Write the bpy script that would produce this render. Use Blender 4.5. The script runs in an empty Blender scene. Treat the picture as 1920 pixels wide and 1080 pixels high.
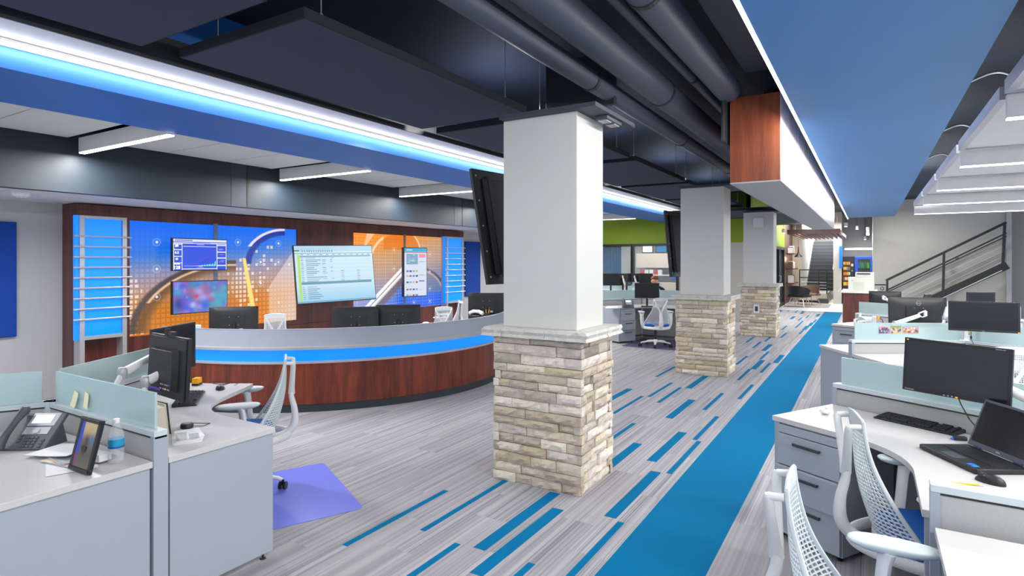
import bpy, bmesh, math, random
import numpy as np
from mathutils import Vector, Matrix, Euler
random.seed(7); RNG = np.random.default_rng(5)
PI = math.pi
SC = bpy.context.scene
COL = SC.collection
D2R = math.radians

# ------------------------------------------------------------------ camera
TH = math.atan(670/1101); FOC = 1101.0; HC = 1.69; Y0 = 489.0
FW = (-math.sin(TH), math.cos(TH)); RT = (math.cos(TH), math.sin(TH))
cam_d = bpy.data.cameras.new('camera'); cam = bpy.data.objects.new('camera', cam_d); COL.objects.link(cam)
cam_d.sensor_width = 36; cam_d.lens = 36*FOC/1920; cam_d.shift_y = -51/1920
cam_d.clip_start = .05; cam_d.clip_end = 200
cam.location = (0, 0, HC); cam.rotation_euler = (PI/2, 0, TH)
SC.camera = cam

def U(px, py, z=None, x=None, y=None, d=None):
    """measured photo point -> place in the room, on a known height, wall or distance"""
    u = (px-960)/FOC; v = (Y0-py)/FOC
    r = (FW[0]+u*RT[0], FW[1]+u*RT[1], v)
    if z is not None: t = (z-HC)/r[2]
    elif x is not None: t = x/r[0]
    elif y is not None: t = y/r[1]
    else: t = d
    return Vector((r[0]*t, r[1]*t, HC+r[2]*t))

# ------------------------------------------------------------------ materials
def lin(c):
    c = c/255.0
    return c/12.92 if c <= .04045 else ((c+.055)/1.055)**2.4
def L3(c): return (lin(c[0]), lin(c[1]), lin(c[2]), 1)
MATS = {}
def nn(nt, t, **k):
    n = nt.nodes.new(t)
    for a, b in k.items():
        if a == 'inp':
            for i, v in b.items(): n.inputs[i].default_value = v
        else: setattr(n, a, b)
    return n
def mat(name, c, rough=.5, metal=0, var=.06, vs=8, bump=0, bs=60, emit=0, ec=None, stretch=(1,1,1), coat=0, spec=.5):
    if name in MATS: return MATS[name]
    m = bpy.data.materials.new(name); m.use_nodes = True; nt = m.node_tree
    b = nt.nodes['Principled BSDF']; lk = nt.links.new
    tc = nn(nt, 'ShaderNodeTexCoord'); mp = nn(nt, 'ShaderNodeMapping'); mp.inputs['Scale'].default_value = stretch
    lk(tc.outputs['Object'], mp.inputs[0])
    no = nn(nt, 'ShaderNodeTexNoise', inp={'Scale': vs, 'Detail': 4})
    lk(mp.outputs[0], no.inputs['Vector'])
    mx = nn(nt, 'ShaderNodeMix', data_type='RGBA')
    a = L3(c)
    mx.inputs[6].default_value = tuple(x*(1-var) for x in a[:3])+(1,)
    mx.inputs[7].default_value = tuple(min(1, x*(1+var)) for x in a[:3])+(1,)
    lk(no.outputs[0], mx.inputs[0]); lk(mx.outputs[2], b.inputs['Base Color'])
    b.inputs['Roughness'].default_value = rough; b.inputs['Metallic'].default_value = metal
    b.inputs['Coat Weight'].default_value = coat
    b.inputs['Specular IOR Level'].default_value = spec
    if bump:
        n2 = nn(nt, 'ShaderNodeTexNoise', inp={'Scale': bs, 'Detail': 3}); lk(mp.outputs[0], n2.inputs['Vector'])
        bp = nn(nt, 'ShaderNodeBump', inp={'Strength': bump, 'Distance': .01}); lk(n2.outputs[0], bp.inputs['Height']); lk(bp.outputs[0], b.inputs['Normal'])
    if emit:
        b.inputs['Emission Color'].default_value = L3(ec or c); b.inputs['Emission Strength'].default_value = emit
    MATS[name] = m; return m
def wood(name, c1, c2, rough=.35, axis='z', sc=1.0):
    m = bpy.data.materials.new(name); m.use_nodes = True; nt = m.node_tree; b = nt.nodes['Principled BSDF']; lk = nt.links.new
    tc = nn(nt, 'ShaderNodeTexCoord'); mp = nn(nt, 'ShaderNodeMapping')
    s = {'z': (9, 9, .7), 'y': (9, .7, 9), 'x': (.7, 9, 9)}[axis]
    mp.inputs['Scale'].default_value = tuple(k*sc for k in s); lk(tc.outputs['Object'], mp.inputs[0])
    n1 = nn(nt, 'ShaderNodeTexNoise', inp={'Scale': 1.0, 'Detail': 5, 'Roughness': .6, 'Distortion': .6}); lk(mp.outputs[0], n1.inputs['Vector'])
    n2 = nn(nt, 'ShaderNodeTexNoise', inp={'Scale': 9.0, 'Detail': 3}); lk(mp.outputs[0], n2.inputs['Vector'])
    ad = nn(nt, 'ShaderNodeMath', operation='MULTIPLY_ADD', inp={1: .35, 2: 0.0}); lk(n2.outputs[0], ad.inputs[0]); 
    ad2 = nn(nt, 'ShaderNodeMath', operation='ADD'); lk(n1.outputs[0], ad2.inputs[0]); lk(ad.outputs[0], ad2.inputs[1])
    rp = nn(nt, 'ShaderNodeValToRGB'); rp.color_ramp.elements[0].position = .48; rp.color_ramp.elements[1].position = .85
    rp.color_ramp.elements[0].color = L3(c1); rp.color_ramp.elements[1].color = L3(c2)
    lk(ad2.outputs[0], rp.inputs[0]); lk(rp.outputs[0], b.inputs['Base Color']); b.inputs['Roughness'].default_value = rough
    return m
def attr_mat(name, emit=0, rough=.5, bump=0, coat=0):
    m = bpy.data.materials.new(name); m.use_nodes = True; nt = m.node_tree; b = nt.nodes['Principled BSDF']; lk = nt.links.new
    at = nn(nt, 'ShaderNodeAttribute', attribute_name='Col')
    b.inputs['Roughness'].default_value = rough; b.inputs['Coat Weight'].default_value = coat
    if emit:
        b.inputs['Base Color'].default_value = (.01, .01, .01, 1)
        lk(at.outputs['Color'], b.inputs['Emission Color']); b.inputs['Emission Strength'].default_value = emit
    else:
        tc = nn(nt, 'ShaderNodeTexCoord'); no = nn(nt, 'ShaderNodeTexNoise', inp={'Scale': 28, 'Detail': 6, 'Roughness': .65}); lk(tc.outputs['Object'], no.inputs['Vector'])
        mr = nn(nt, 'ShaderNodeMapRange', inp={3: .72, 4: 1.22}); lk(no.outputs[0], mr.inputs[0])
        vm = nn(nt, 'ShaderNodeVectorMath', operation='SCALE'); lk(at.outputs['Color'], vm.inputs[0]); lk(mr.outputs[0], vm.inputs['Scale'])
        if bump: lk(vm.outputs[0], b.inputs['Base Color'])
        else: lk(at.outputs['Color'], b.inputs['Base Color'])
        if bump:
            bp = nn(nt, 'ShaderNodeBump', inp={'Strength': bump, 'Distance': .012}); lk(no.outputs[0], bp.inputs['Height']); lk(bp.outputs[0], b.inputs['Normal'])
    return m
def glass_mat(name, c, trans, rough=.3, tint=None):
    m = bpy.data.materials.new(name); m.use_nodes = True; nt = m.node_tree; b = nt.nodes['Principled BSDF']; lk = nt.links.new
    b.inputs['Base Color'].default_value = L3(c); b.inputs['Roughness'].default_value = rough
    tr = nn(nt, 'ShaderNodeBsdfTransparent'); tr.inputs[0].default_value = L3(tint or (255, 255, 255))
    tc = nn(nt, 'ShaderNodeTexCoord'); no = nn(nt, 'ShaderNodeTexNoise', inp={'Scale': 3}); lk(tc.outputs['Object'], no.inputs['Vector'])
    mr = nn(nt, 'ShaderNodeMapRange', inp={3: trans*.93, 4: min(1, trans*1.07)}); lk(no.outputs[0], mr.inputs[0])
    mx = nn(nt, 'ShaderNodeMixShader'); lk(mr.outputs[0], mx.inputs[0]); lk(b.outputs[0], mx.inputs[1]); lk(tr.outputs[0], mx.inputs[2])
    lk(mx.outputs[0], nt.nodes['Material Output'].inputs[0]); return m
def frosted(name, c, rough=.35, w=.55):
    """satin glass: part translucent coating, part blurred see-through"""
    m = bpy.data.materials.new(name); m.use_nodes = True; nt = m.node_tree; b = nt.nodes['Principled BSDF']; lk = nt.links.new
    b.inputs['Base Color'].default_value = L3(c); b.inputs['Roughness'].default_value = .25
    rf = nn(nt, 'ShaderNodeBsdfRefraction', inp={'Roughness': rough, 'IOR': 1.02}); rf.inputs[0].default_value = L3((235, 250, 250))
    tc = nn(nt, 'ShaderNodeTexCoord'); no = nn(nt, 'ShaderNodeTexNoise', inp={'Scale': 5}); lk(tc.outputs['Object'], no.inputs['Vector'])
    mr = nn(nt, 'ShaderNodeMapRange', inp={3: w*.95, 4: w*1.05}); lk(no.outputs[0], mr.inputs[0])
    mx = nn(nt, 'ShaderNodeMixShader'); lk(mr.outputs[0], mx.inputs[0]); lk(rf.outputs[0], mx.inputs[1]); lk(b.outputs[0], mx.inputs[2])
    lk(mx.outputs[0], nt.nodes['Material Output'].inputs[0]); return m

M = dict(
 grey_wall=mat('grey_wall', (176,176,178), .6, bump=.05), warm_wall=mat('warm_wall', (182,180,174), .6, bump=.05),
 beige=mat('beige_wall', (196,186,170), .6), navy=mat('navy_soffit', (24,38,50), .55, var=.15, vs=3), black_ceil=mat('black_ceiling', (34,40,52), .7, var=.25, vs=2, bump=.3, bs=9),
 dark_panel=mat('dark_acoustic_felt', (48,56,74), .9, bump=.2, bs=300), pipe=mat('pipe_paint', (54,62,78), .5, var=.12, vs=5), black_box=mat('black_soffit', (24,28,36), .6),
 blue_soffit=mat('blue_soffit', (68,130,190), .5, var=.05, vs=.8), white_paint=mat('white_paint', (216,216,216), .5), white_tile=mat('white_ceiling_tile', (206,208,210), .85, bump=.35, bs=90),
 metal_trim=mat('grey_metal_trim', (170,174,184), .4, .3), led=mat('white_led', (255,250,242), emit=9, var=0), led2=mat('soft_led', (255,250,244), emit=5, var=0),
 blue_led=mat('blue_backlit_acrylic', (0,110,250), .3, emit=.9, ec=(0,128,255), var=.03, vs=1.5), blue_dark=mat('blue_felt', (12,62,150), .95, bump=.3, bs=250),
 alu=mat('brushed_aluminium', (186,188,190), .35, .55, stretch=(1,1,12)), chrome=mat('chrome', (220,222,226), .15, 1),
 laminate=mat('grey_laminate', (200,198,197), .32, var=.05, vs=30, stretch=(1,14,1)), laminate_edge=mat('laminate_edge', (172,168,168), .45),
 steel=mat('painted_steel', (160,168,178), .5, var=.02), steel_dk=mat('painted_steel_dark', (92,98,108), .5), steel_lt=mat('ledge_paint', (196,206,210), .4), fabric=mat('panel_fabric', (178,178,178), .9, var=.14, vs=120, bump=.25, bs=300, stretch=(1,1,3)),
 handle=mat('dark_handle', (58,60,66), .4), blackp=mat('black_plastic', (24,25,28), .42, var=.1), black_gl=mat('black_screen', (17,19,26), .18, var=.05), keyc=mat('keycaps', (34,35,38), .5), grey_key=mat('grey_buttons', (72,74,78), .45),
 whitep=mat('white_plastic', (222,223,222), .38), mesh_white=mat('chair_mesh', (206,214,216), .45), pad=mat('arm_pad', (198,208,210), .5), blue_seat=mat('blue_seat_fabric', (0,86,168), .85, bump=.2, bs=300),
 silver=mat('silver_plastic', (176,178,180), .35, .4), frame_blk=mat('black_metal', (38,38,42), .45, .2), green=mat('green_paint', (128,156,22), .6), dark_base=mat('dark_toe_kick', (44,52,60), .6),
 purple=mat('purple_cable', (88,62,170), .4), yellow=mat('yellow_plastic', (252,178,10), .4), sticky=mat('pale_yellow_paper', (240,236,196), .7), paper=mat('white_paper', (235,235,236), .7), navyp=mat('dark_blue_plastic', (42,50,76), .45),
 tile=mat('floor_tile', (222,224,228), .35, var=.03), rug=mat('taupe_rug', (150,144,138), .9), black_leather=mat('black_upholstery', (26,26,30), .5), brown_leather=mat('brown_upholstery', (118,98,84), .6),
 cream=mat('cream_plastic', (206,208,198), .45), skin=mat('skin', (214,160,132), .55), hair=mat('auburn_hair', (120,62,34), .7, vs=60, var=.3), navy_suit=mat('navy_suit', (30,38,62), .8), white_shirt=mat('white_shirt', (226,230,240), .7),
 brass=mat('warm_lamp', (255,190,110), emit=3, var=0), tread=mat('stair_tread', (54,58,64), .45), nosing=mat('stair_nosing', (150,152,156), .4), blue_case=mat('vending_blue', (10,74,190), .35, emit=.25, ec=(10,80,220)), 
 lcd=mat('phone_lcd', (206,224,250), .3, emit=.9, ec=(200,222,255)), white_em=mat('white_mark', (250,250,255), emit=1.0, var=0), teal_label=mat('teal_label', (30,150,196), .4), orange_em=mat('orange_light', (255,150,20), emit=1.5, var=0),
 curtain=mat('blue_curtain', (44,108,158), .8), bright_blue=mat('bright_blue', (20,110,235), .6), stone_cap=mat('stone_cap', (200,198,190), .8, var=.14, vs=14, bump=.9, bs=26), pole=mat('pole_metal', (120,132,150), .4, .5), shaft=mat('shaft_paint', (208,207,203), .5, var=.02),
 red=mat('red_plastic', (190,40,40), .5), glassy=mat('clear_label', (240,240,240), .2),
)
M['wood'] = wood('cherry_wood', (74,26,14), (132,58,34)); M['wood_dk'] = wood('dark_cherry_wood', (60,28,26), (104,52,42)); M['wood_h'] = wood('orange_cherry_wood', (96,42,22), (138,72,42))
M['wood_y'] = wood('cherry_slats', (46,22,24), (80,42,42), axis='y')
M['frost'] = frosted('frosted_glass', (202,224,225), .3, .62); M['frost_grey'] = frosted('frosted_grey_glass', (172,180,194), .3, .82)
M['clear'] = glass_mat('window_glass', (170,190,200), .88, .05); M['bottle'] = glass_mat('clear_plastic', (235,240,244), .78, .06); M['matp'] = glass_mat('tinted_mat', (138,148,250), .25, .22, (170,178,245))
M['mat_grey'] = glass_mat('grey_mat', (140,140,165), .55, .25, (190,190,225))
M['print'] = attr_mat('printed_picture', rough=.35); M['lit'] = attr_mat('lit_picture', emit=1.0); M['stone'] = attr_mat('ledge_stone', rough=.85, bump=.8)

def carpet():
    m = bpy.data.materials.new('striped_carpet'); m.use_nodes = True; nt = m.node_tree; b = nt.nodes['Principled BSDF']; lk = nt.links.new
    b.inputs['Roughness'].default_value = .95; b.inputs['Specular IOR Level'].default_value = .15
    tc = nn(nt, 'ShaderNodeTexCoord'); sp = nn(nt, 'ShaderNodeSeparateXYZ'); lk(tc.outputs['Object'], sp.inputs[0])
    def math_(op, a, bb=None, c=None):
        n = nn(nt, 'ShaderNodeMath', operation=op)
        for i, v in enumerate((a, bb, c)):
            if v is None: continue
            if isinstance(v, (int, float)): n.inputs[i].default_value = v
            else: lk(v, n.inputs[i])
        return n.outputs[0]
    X, Y = sp.outputs[0], sp.outputs[1]
    i = math_('FLOOR', math_('DIVIDE', math_('ADD', X, .75), .25))
    off = math_('FRACT', math_('MULTIPLY', i, .37))
    j = math_('FLOOR', math_('ADD', Y, off))
    cv = nn(nt, 'ShaderNodeCombineXYZ'); lk(i, cv.inputs[0]); lk(j, cv.inputs[1])
    wn = nn(nt, 'ShaderNodeTexWhiteNoise', noise_dimensions='3D'); lk(cv.outputs[0], wn.inputs['Vector'])
    # broad stripes of a few centimetres and fine pin stripes, both running with the plank
    c1 = nn(nt, 'ShaderNodeCombineXYZ'); lk(math_('MULTIPLY', X, 38), c1.inputs[0]); lk(math_('MULTIPLY', wn.outputs[0], 50), c1.inputs[1]); lk(math_('MULTIPLY', Y, .12), c1.inputs[2])
    n1 = nn(nt, 'ShaderNodeTexNoise', inp={'Scale': 1.0, 'Detail': 1}); lk(c1.outputs[0], n1.inputs['Vector'])
    c2 = nn(nt, 'ShaderNodeCombineXYZ'); lk(math_('MULTIPLY', X, 170), c2.inputs[0]); lk(math_('MULTIPLY', wn.outputs[0], 90), c2.inputs[1]); lk(math_('MULTIPLY', Y, .5), c2.inputs[2])
    n2 = nn(nt, 'ShaderNodeTexNoise', inp={'Scale': 1.0, 'Detail': 1}); lk(c2.outputs[0], n2.inputs['Vector'])
    n3 = nn(nt, 'ShaderNodeTexNoise', inp={'Scale': 420, 'Detail': 2}); lk(tc.outputs['Object'], n3.inputs['Vector'])
    r1 = nn(nt, 'ShaderNodeValToRGB'); e = r1.color_ramp.elements
    e[0].position = .30; e[0].color = L3((148,147,153)); e[1].position = .72; e[1].color = L3((178,176,178))
    k = e.new(.5); k.color = L3((164,162,165))
    lk(n1.outputs[0], r1.inputs[0])
    r2 = nn(nt, 'ShaderNodeValToRGB'); e = r2.color_ramp.elements
    e[0].position = .36; e[0].color = L3((96,104,124)); e[1].position = .46; e[1].color = (1,1,1,1)
    lk(n2.outputs[0], r2.inputs[0])
    # pin stripes only on some planks
    fac = math_('MULTIPLY', math_('GREATER_THAN', wn.outputs[0], .35), .42)
    mx = nn(nt, 'ShaderNodeMix', data_type='RGBA', blend_type='MULTIPLY'); lk(fac, mx.inputs[0]); lk(r1.outputs[0], mx.inputs[6]); lk(r2.outputs[0], mx.inputs[7])
    mr = nn(nt, 'ShaderNodeMapRange', inp={3: .92, 4: 1.07}); lk(wn.outputs[0], mr.inputs[0])
    mr3 = nn(nt, 'ShaderNodeMapRange', inp={3: .8, 4: 1.2}); lk(n3.outputs[0], mr3.inputs[0])
    vs = nn(nt, 'ShaderNodeVectorMath', operation='SCALE'); lk(mx.outputs[2], vs.inputs[0]); lk(math_('MULTIPLY', mr.outputs[0], mr3.outputs[0]), vs.inputs['Scale'])
    lk(vs.outputs[0], b.inputs['Base Color'])
    bp = nn(nt, 'ShaderNodeBump', inp={'Strength': .3, 'Distance': .004}); lk(n3.outputs[0], bp.inputs['Height']); lk(bp.outputs[0], b.inputs['Normal'])
    return m
M['carpet'] = carpet()
M['blue_carpet'] = mat('blue_carpet', (0,108,154), .95, var=.12, vs=300, bump=.3, bs=420, spec=.1)

# ------------------------------------------------------------------ mesh builder
class MB:
    def __init__(s): s.v = []; s.f = []; s.m = []; s.ms = []; s.cur = 0; s.col = []; s.c = (1,1,1,1)
    def mat(s, m):
        if m not in s.ms: s.ms.append(m)
        s.cur = s.ms.index(m); return s
    def add(s, vs, fs, mtx=None):
        b = len(s.v)
        for p in vs:
            p = Vector(p); s.v.append(mtx @ p if mtx else p); s.col.append(s.c)
        for f in fs: s.f.append([b+i for i in f]); s.m.append(s.cur)
        return s
    def box(s, x0, x1, y0, y1, z0, z1, mtx=None):
        v = [(x0,y0,z0),(x1,y0,z0),(x1,y1,z0),(x0,y1,z0),(x0,y0,z1),(x1,y0,z1),(x1,y1,z1),(x0,y1,z1)]
        return s.add(v, [(0,3,2,1),(4,5,6,7),(0,1,5,4),(1,2,6,5),(2,3,7,6),(3,0,4,7)], mtx)
    def rbox(s, x0, x1, y0, y1, z0, z1, r=.02, seg=4, mtx=None):
        """box with rounded vertical corners"""
        pts = []
        r = min(r, (x1-x0)/2-1e-4, (y1-y0)/2-1e-4)
        for cx, cy, a0 in ((x1-r, y1-r, 0), (x0+r, y1-r, 90), (x0+r, y0+r, 180), (x1-r, y0+r, 270)):
            for k in range(seg+1):
                a = D2R(a0+90*k/seg); pts.append((cx+r*math.cos(a), cy+r*math.sin(a)))
        return s.prism(pts, z0, z1, mtx)
    def prism(s, pts, z0, z1, mtx=None):
        n = len(pts); v = [(p[0], p[1], z0) for p in pts]+[(p[0], p[1], z1) for p in pts]
        f = [tuple(reversed(range(n))), tuple(range(n, 2*n))]+[(i, (i+1) % n, n+(i+1) % n, n+i) for i in range(n)]
        return s.add(v, f, mtx)
    def tube(s, pts, r, seg=8, mtx=None, cap=True, flat=None, sm=0):
        pts = [Vector(p) for p in pts]; n = len(pts); rs = list(r) if isinstance(r, (list, tuple)) else [r]*n
        if sm:
            P2, R2 = [], []
            for i in range(n-1):
                p0, p1, p2, p3 = pts[max(i-1, 0)], pts[i], pts[i+1], pts[min(i+2, n-1)]
                for k in range(sm):
                    t = k/sm
                    P2.append(.5*((2*p1)+(p2-p0)*t+(2*p0-5*p1+4*p2-p3)*t*t+(3*p1-p0-3*p2+p3)*t*t*t)); R2.append(rs[i]*(1-t)+rs[i+1]*t)
            P2.append(pts[-1]); R2.append(rs[-1]); pts, rs = P2, R2; n = len(pts)
        vs = []; up = None
        for i, p in enumerate(pts):
            t = (pts[min(i+1, n-1)]-pts[max(i-1, 0)]).normalized()
            if up is None:
                up = Vector((0,0,1)) if abs(t.z) < .9 else Vector((1,0,0))
            a = t.cross(up).normalized(); b = a.cross(t).normalized(); up = b
            for k in range(seg):
                an = 2*PI*k/seg
                ra = rs[i]*(flat[0] if flat else 1); rb = rs[i]*(flat[1] if flat else 1)
                vs.append(p+a*math.cos(an)*ra+b*math.sin(an)*rb)
        fs = [(i*seg+k, i*seg+(k+1) % seg, (i+1)*seg+(k+1) % seg, (i+1)*seg+k) for i in range(n-1) for k in range(seg)]
        if cap: fs += [tuple(reversed(range(seg))), tuple(range((n-1)*seg, n*seg))]
        return s.add(vs, fs, mtx)
    def cyl(s, p0, p1, r, r1=None, seg=16, mtx=None): return s.tube([p0, p1], [r, r if r1 is None else r1], seg, mtx)
    def bar(s, p0, p1, w, h, mtx=None):
        p0, p1 = Vector(p0), Vector(p1); t = (p1-p0).normalized(); up = Vector((0,0,1)) if abs(t.z) < .95 else Vector((0,1,0))
        a = t.cross(up).normalized()*w/2; b = a.cross(t).normalized()*h/2
        v = [p0-a-b, p0+a-b, p0+a+b, p0-a+b, p1-a-b, p1+a-b, p1+a+b, p1-a+b]
        return s.add(v, [(0,3,2,1),(4,5,6,7),(0,1,5,4),(1,2,6,5),(2,3,7,6),(3,0,4,7)], mtx)
    def lathe(s, prof, seg=24, mtx=None):
        vs = [(r*math.cos(2*PI*k/seg), r*math.sin(2*PI*k/seg), z) for r, z in prof for k in range(seg)]; n = len(prof)
        fs = [(i*seg+k, i*seg+(k+1) % seg, (i+1)*seg+(k+1) % seg, (i+1)*seg+k) for i in range(n-1) for k in range(seg)]
        fs += [tuple(reversed(range(seg))), tuple(range((n-1)*seg, n*seg))]
        return s.add(vs, fs, mtx)
    def quad(s, a, b, c, d): return s.add([a, b, c, d], [(0,1,2,3)])
    def grid(s, fn, nu, nv, closed=False):
        vs = [fn(i/nu, j/nv) for j in range(nv+1) for i in range(nu+1)]
        return s.add(vs, [(j*(nu+1)+i, j*(nu+1)+i+1, (j+1)*(nu+1)+i+1, (j+1)*(nu+1)+i) for j in range(nv) for i in range(nu)])
    def build(s, name, material=None, parent=None, world=False, smooth=False, bevel=0, colors=False):
        me = bpy.data.meshes.new(name)
        vs = s.v
        if world and parent is not None:
            inv = wm(parent).inverted(); vs = [inv @ v for v in vs]
        me.from_pydata([tuple(v) for v in vs], [], s.f)
        if s.ms:
            for m in s.ms: me.materials.append(m)
            me.polygons.foreach_set('material_index', s.m)
        elif material: me.materials.append(material)
        if colors:
            ca = me.color_attributes.new('Col', 'FLOAT_COLOR', 'POINT')
            ca.data.foreach_set('color', np.array(s.col, dtype=np.float32).ravel())
        bm = bmesh.new(); bm.from_mesh(me); bmesh.ops.recalc_face_normals(bm, faces=bm.faces); bm.to_mesh(me); bm.free()
        if smooth: me.polygons.foreach_set('use_smooth', [True]*len(me.polygons))
        me.update()
        o = bpy.data.objects.new(name, me); COL.objects.link(o)
        if parent is not None: o.parent = parent
        if bevel:
            b = o.modifiers.new('bevel', 'BEVEL'); b.width = bevel; b.segments = 2; b.limit_method = 'ANGLE'
        if smooth:
            # keep hard edges hard
            for e in me.edges: pass
            try: me.set_sharp_from_angle(angle=D2R(40))
            except Exception: pass
        return o
def wm(o):
    m = o.matrix_basis.copy(); p = o.parent
    while p is not None: m = p.matrix_basis @ m; p = p.parent
    return m
def T(x=0, y=0, z=0, rz=0, rx=0, ry=0): return Matrix.Translation((x, y, z)) @ Euler((rx, ry, rz)).to_matrix().to_4x4()
def tag(o, label, cat, group=None, kind=None):
    o['label'] = label; o['category'] = cat
    if group: o['group'] = group
    if kind: o['kind'] = kind
    return o
def thing(name, label, cat, loc=(0,0,0), rz=0, group=None, rx=0, ry=0):
    o = bpy.data.objects.new(name, None); COL.objects.link(o); o.empty_display_size = .1
    o.location = loc; o.rotation_euler = (rx, ry, rz); return tag(o, label, cat, group)
def struct(name, mb, m=None, parent=None, **k):
    o = mb.build(name, m, parent, **k)
    if parent is None: o['kind'] = 'structure'
    return o
def dup(root, label, loc, rz=None, group=None):
    r = root.copy(); COL.objects.link(r); r.location = loc
    if rz is not None: r.rotation_euler.z = rz
    r['label'] = label
    if group: r['group'] = group
    def rec(a, b):
        for ch in [c for c in bpy.data.objects if c.parent == a and c is not b]:
            c = ch.copy(); COL.objects.link(c); c.parent = b; rec(ch, c)
    rec(root, r); return r
def paint(name, w, h, nx, ny, fn, parent, mtx, m, world=False, thick=0):
    """picture of w x h metres in the local XZ plane (facing -Y); fn(u,v arrays) -> rgb 0..255"""
    u, v = np.meshgrid(np.linspace(0, 1, nx), np.linspace(0, 1, ny))
    rgb = np.clip(np.stack([np.broadcast_to(np.asarray(a, float), u.shape) for a in fn(u, v)], -1)/255., 0, 1)
    rgb = np.where(rgb <= .04045, rgb/12.92, ((rgb+.055)/1.055)**2.4)
    co = np.stack([(u-.5)*w, np.zeros_like(u), (v-.5)*h], -1).reshape(-1, 3)
    A = np.array(mtx); co = co @ A[:3,:3].T + A[:3,3]
    me = bpy.data.meshes.new(name)
    idx = np.arange(nx*ny).reshape(ny, nx)
    q = np.stack([idx[:-1,:-1], idx[:-1,1:], idx[1:,1:], idx[1:,:-1]], -1).reshape(-1, 4)
    me.vertices.add(nx*ny); me.vertices.foreach_set('co', co.ravel())
    me.loops.add(q.size); me.loops.foreach_set('vertex_index', q.ravel())
    me.polygons.add(len(q)); me.polygons.foreach_set('loop_start', np.arange(0, q.size, 4)); me.polygons.foreach_set('loop_total', np.full(len(q), 4))
    me.update(calc_edges=True); me.validate()
    ca = me.color_attributes.new('Col', 'FLOAT_COLOR', 'POINT')
    ca.data.foreach_set('color', np.concatenate([rgb.reshape(-1, 3), np.ones((nx*ny, 1))], 1).astype(np.float32).ravel())
    me.materials.append(m)
    o = bpy.data.objects.new(name, me); COL.objects.link(o); o.parent = parent; return o
def text(name, s, size, m, parent, mtx, ext=.0006, align='CENTER'):
    cu = bpy.data.curves.new(name, 'FONT'); cu.body = s; cu.size = size; cu.align_x = align; cu.align_y = 'CENTER'; cu.extrude = ext; cu.offset = size*.012
    t = bpy.data.objects.new('tmp', cu); COL.objects.link(t)
    dg = bpy.context.evaluated_depsgraph_get(); me = bpy.data.meshes.new_from_object(t.evaluated_get(dg)); me.name = name
    COL.objects.unlink(t); bpy.data.objects.remove(t)
    me.transform(mtx @ Matrix.Rotation(PI/2, 4, 'X')); me.materials.clear(); me.materials.append(m)
    o = bpy.data.objects.new(name, me); COL.objects.link(o); o.parent = parent; return o

# ================================================================== SETTING
YB, YF, XL, XR = -3.0, 36.0, -8.6, 6.0
# carpet with its inlaid blue dashes and blue runner (one floor object)
fl = MB().mat(M['carpet']); fl.box(XL-.1, XR, YB, 22.1, -.06, 0)
fl.mat(M['blue_carpet']); fl.box(-1.26, -.75, YB, 22.1, -.01, .0010)
DASH = [(-2.65,8.40,0),(-2.05,7.86,1),(-1.85,10.08,0),(-1.59,8.77,0),(-1.55,9.77,1),(-1.40,9.53,0),(-1.33,10.55,1),(-1.60,10.83,0),(-1.70,11.87,1),(-1.93,12.17,0),
 (-2.18,12.9,0),(-1.87,13.26,0),(-1.66,14.08,0),(-1.36,7.57,0),(-1.60,6.82,0),(-1.41,5.63,0),(-1.84,6.26,1),(-2.15,6.88,0),(-2.34,7.12,0),(-2.70,6.45,1),(-2.42,6.13,0),
 (-2.09,4.9,0),(-1.83,4.27,1),(-1.57,4.84,1),(-2.66,2.46,0),(-2.39,2.85,0),(-2.10,1.85,0),(-1.81,2.6,1),(-1.955,2.84,1),(-1.61,1.88,0),(-1.37,2.63,0),(-1.46,3.64,1),(-1.36,4.63,0)]
rr = random.Random(3)
for c in range(6):
    x0 = -1.5-.25*c
    for yy in range(15, 22):
        if rr.random() < .62: DASH.append((x0+rr.uniform(.03, .2), yy+(c*.37) % 1, int(rr.random() < .35)))
for (x, y, w) in DASH:
    hw = .042 if w else .022
    fl.box(x-hw, x+hw, y, min(y+.98, 22.05), -.01, .0010)
struct('floor', fl)
tl = MB().mat(M['tile']); tl.box(XL-.1, XR, 22.1, YF+1, -.06, .0)
tl.mat(mat('grout', (168,168,172), .8))
for i in range(24): tl.box(-4+i*.6-.004, -4+i*.6+.004, 22.1, 30, -.01, .0008)
for j in range(14): tl.box(-4, 6, 22.1+j*.6-.004, 22.1+j*.6+.004, -.01, .0008)
struct('floor', tl)
struct('ceiling', MB().box(XL-.1, XR, YB, YF+1, 3.6, 3.7), M['black_ceil'])

# left side: low ceiling, navy bulkhead, outer wall
struct('wall_left', MB().box(XL-.12, XL, YB, 17.2, 0, 2.4), M['grey_wall'])
b = MB().mat(M['white_tile']); b.box(XL, -7.2, YB, 14.4, 2.4, 2.46)
b.mat(M['metal_trim'])
for y in (1.2, 1.8, 2.4): b.box(XL, -7.2, y-.008, y+.008, 2.3985, 2.41)
b.box(-7.9, -7.884, YB, 2.5, 2.3985, 2.41)
struct('ceiling', b)
b = MB().mat(M['navy']); b.box(-7.2, -7.08, YB, 14.4, 2.4, 3.6); b.mat(mat('navy_seam', (20,30,40), .6))
for y in (4.86, 9.7): b.box(-7.09, -7.075, y-.015, y+.015, 2.4, 3.6)
b.mat(mat('navy_pilaster', (40,50,66), .55))
for y in (4.75, 9.55): b.box(-7.09, -7.077, y-.13, y+.08, 2.4, 3.6)
struct('trim_1', b)
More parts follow.
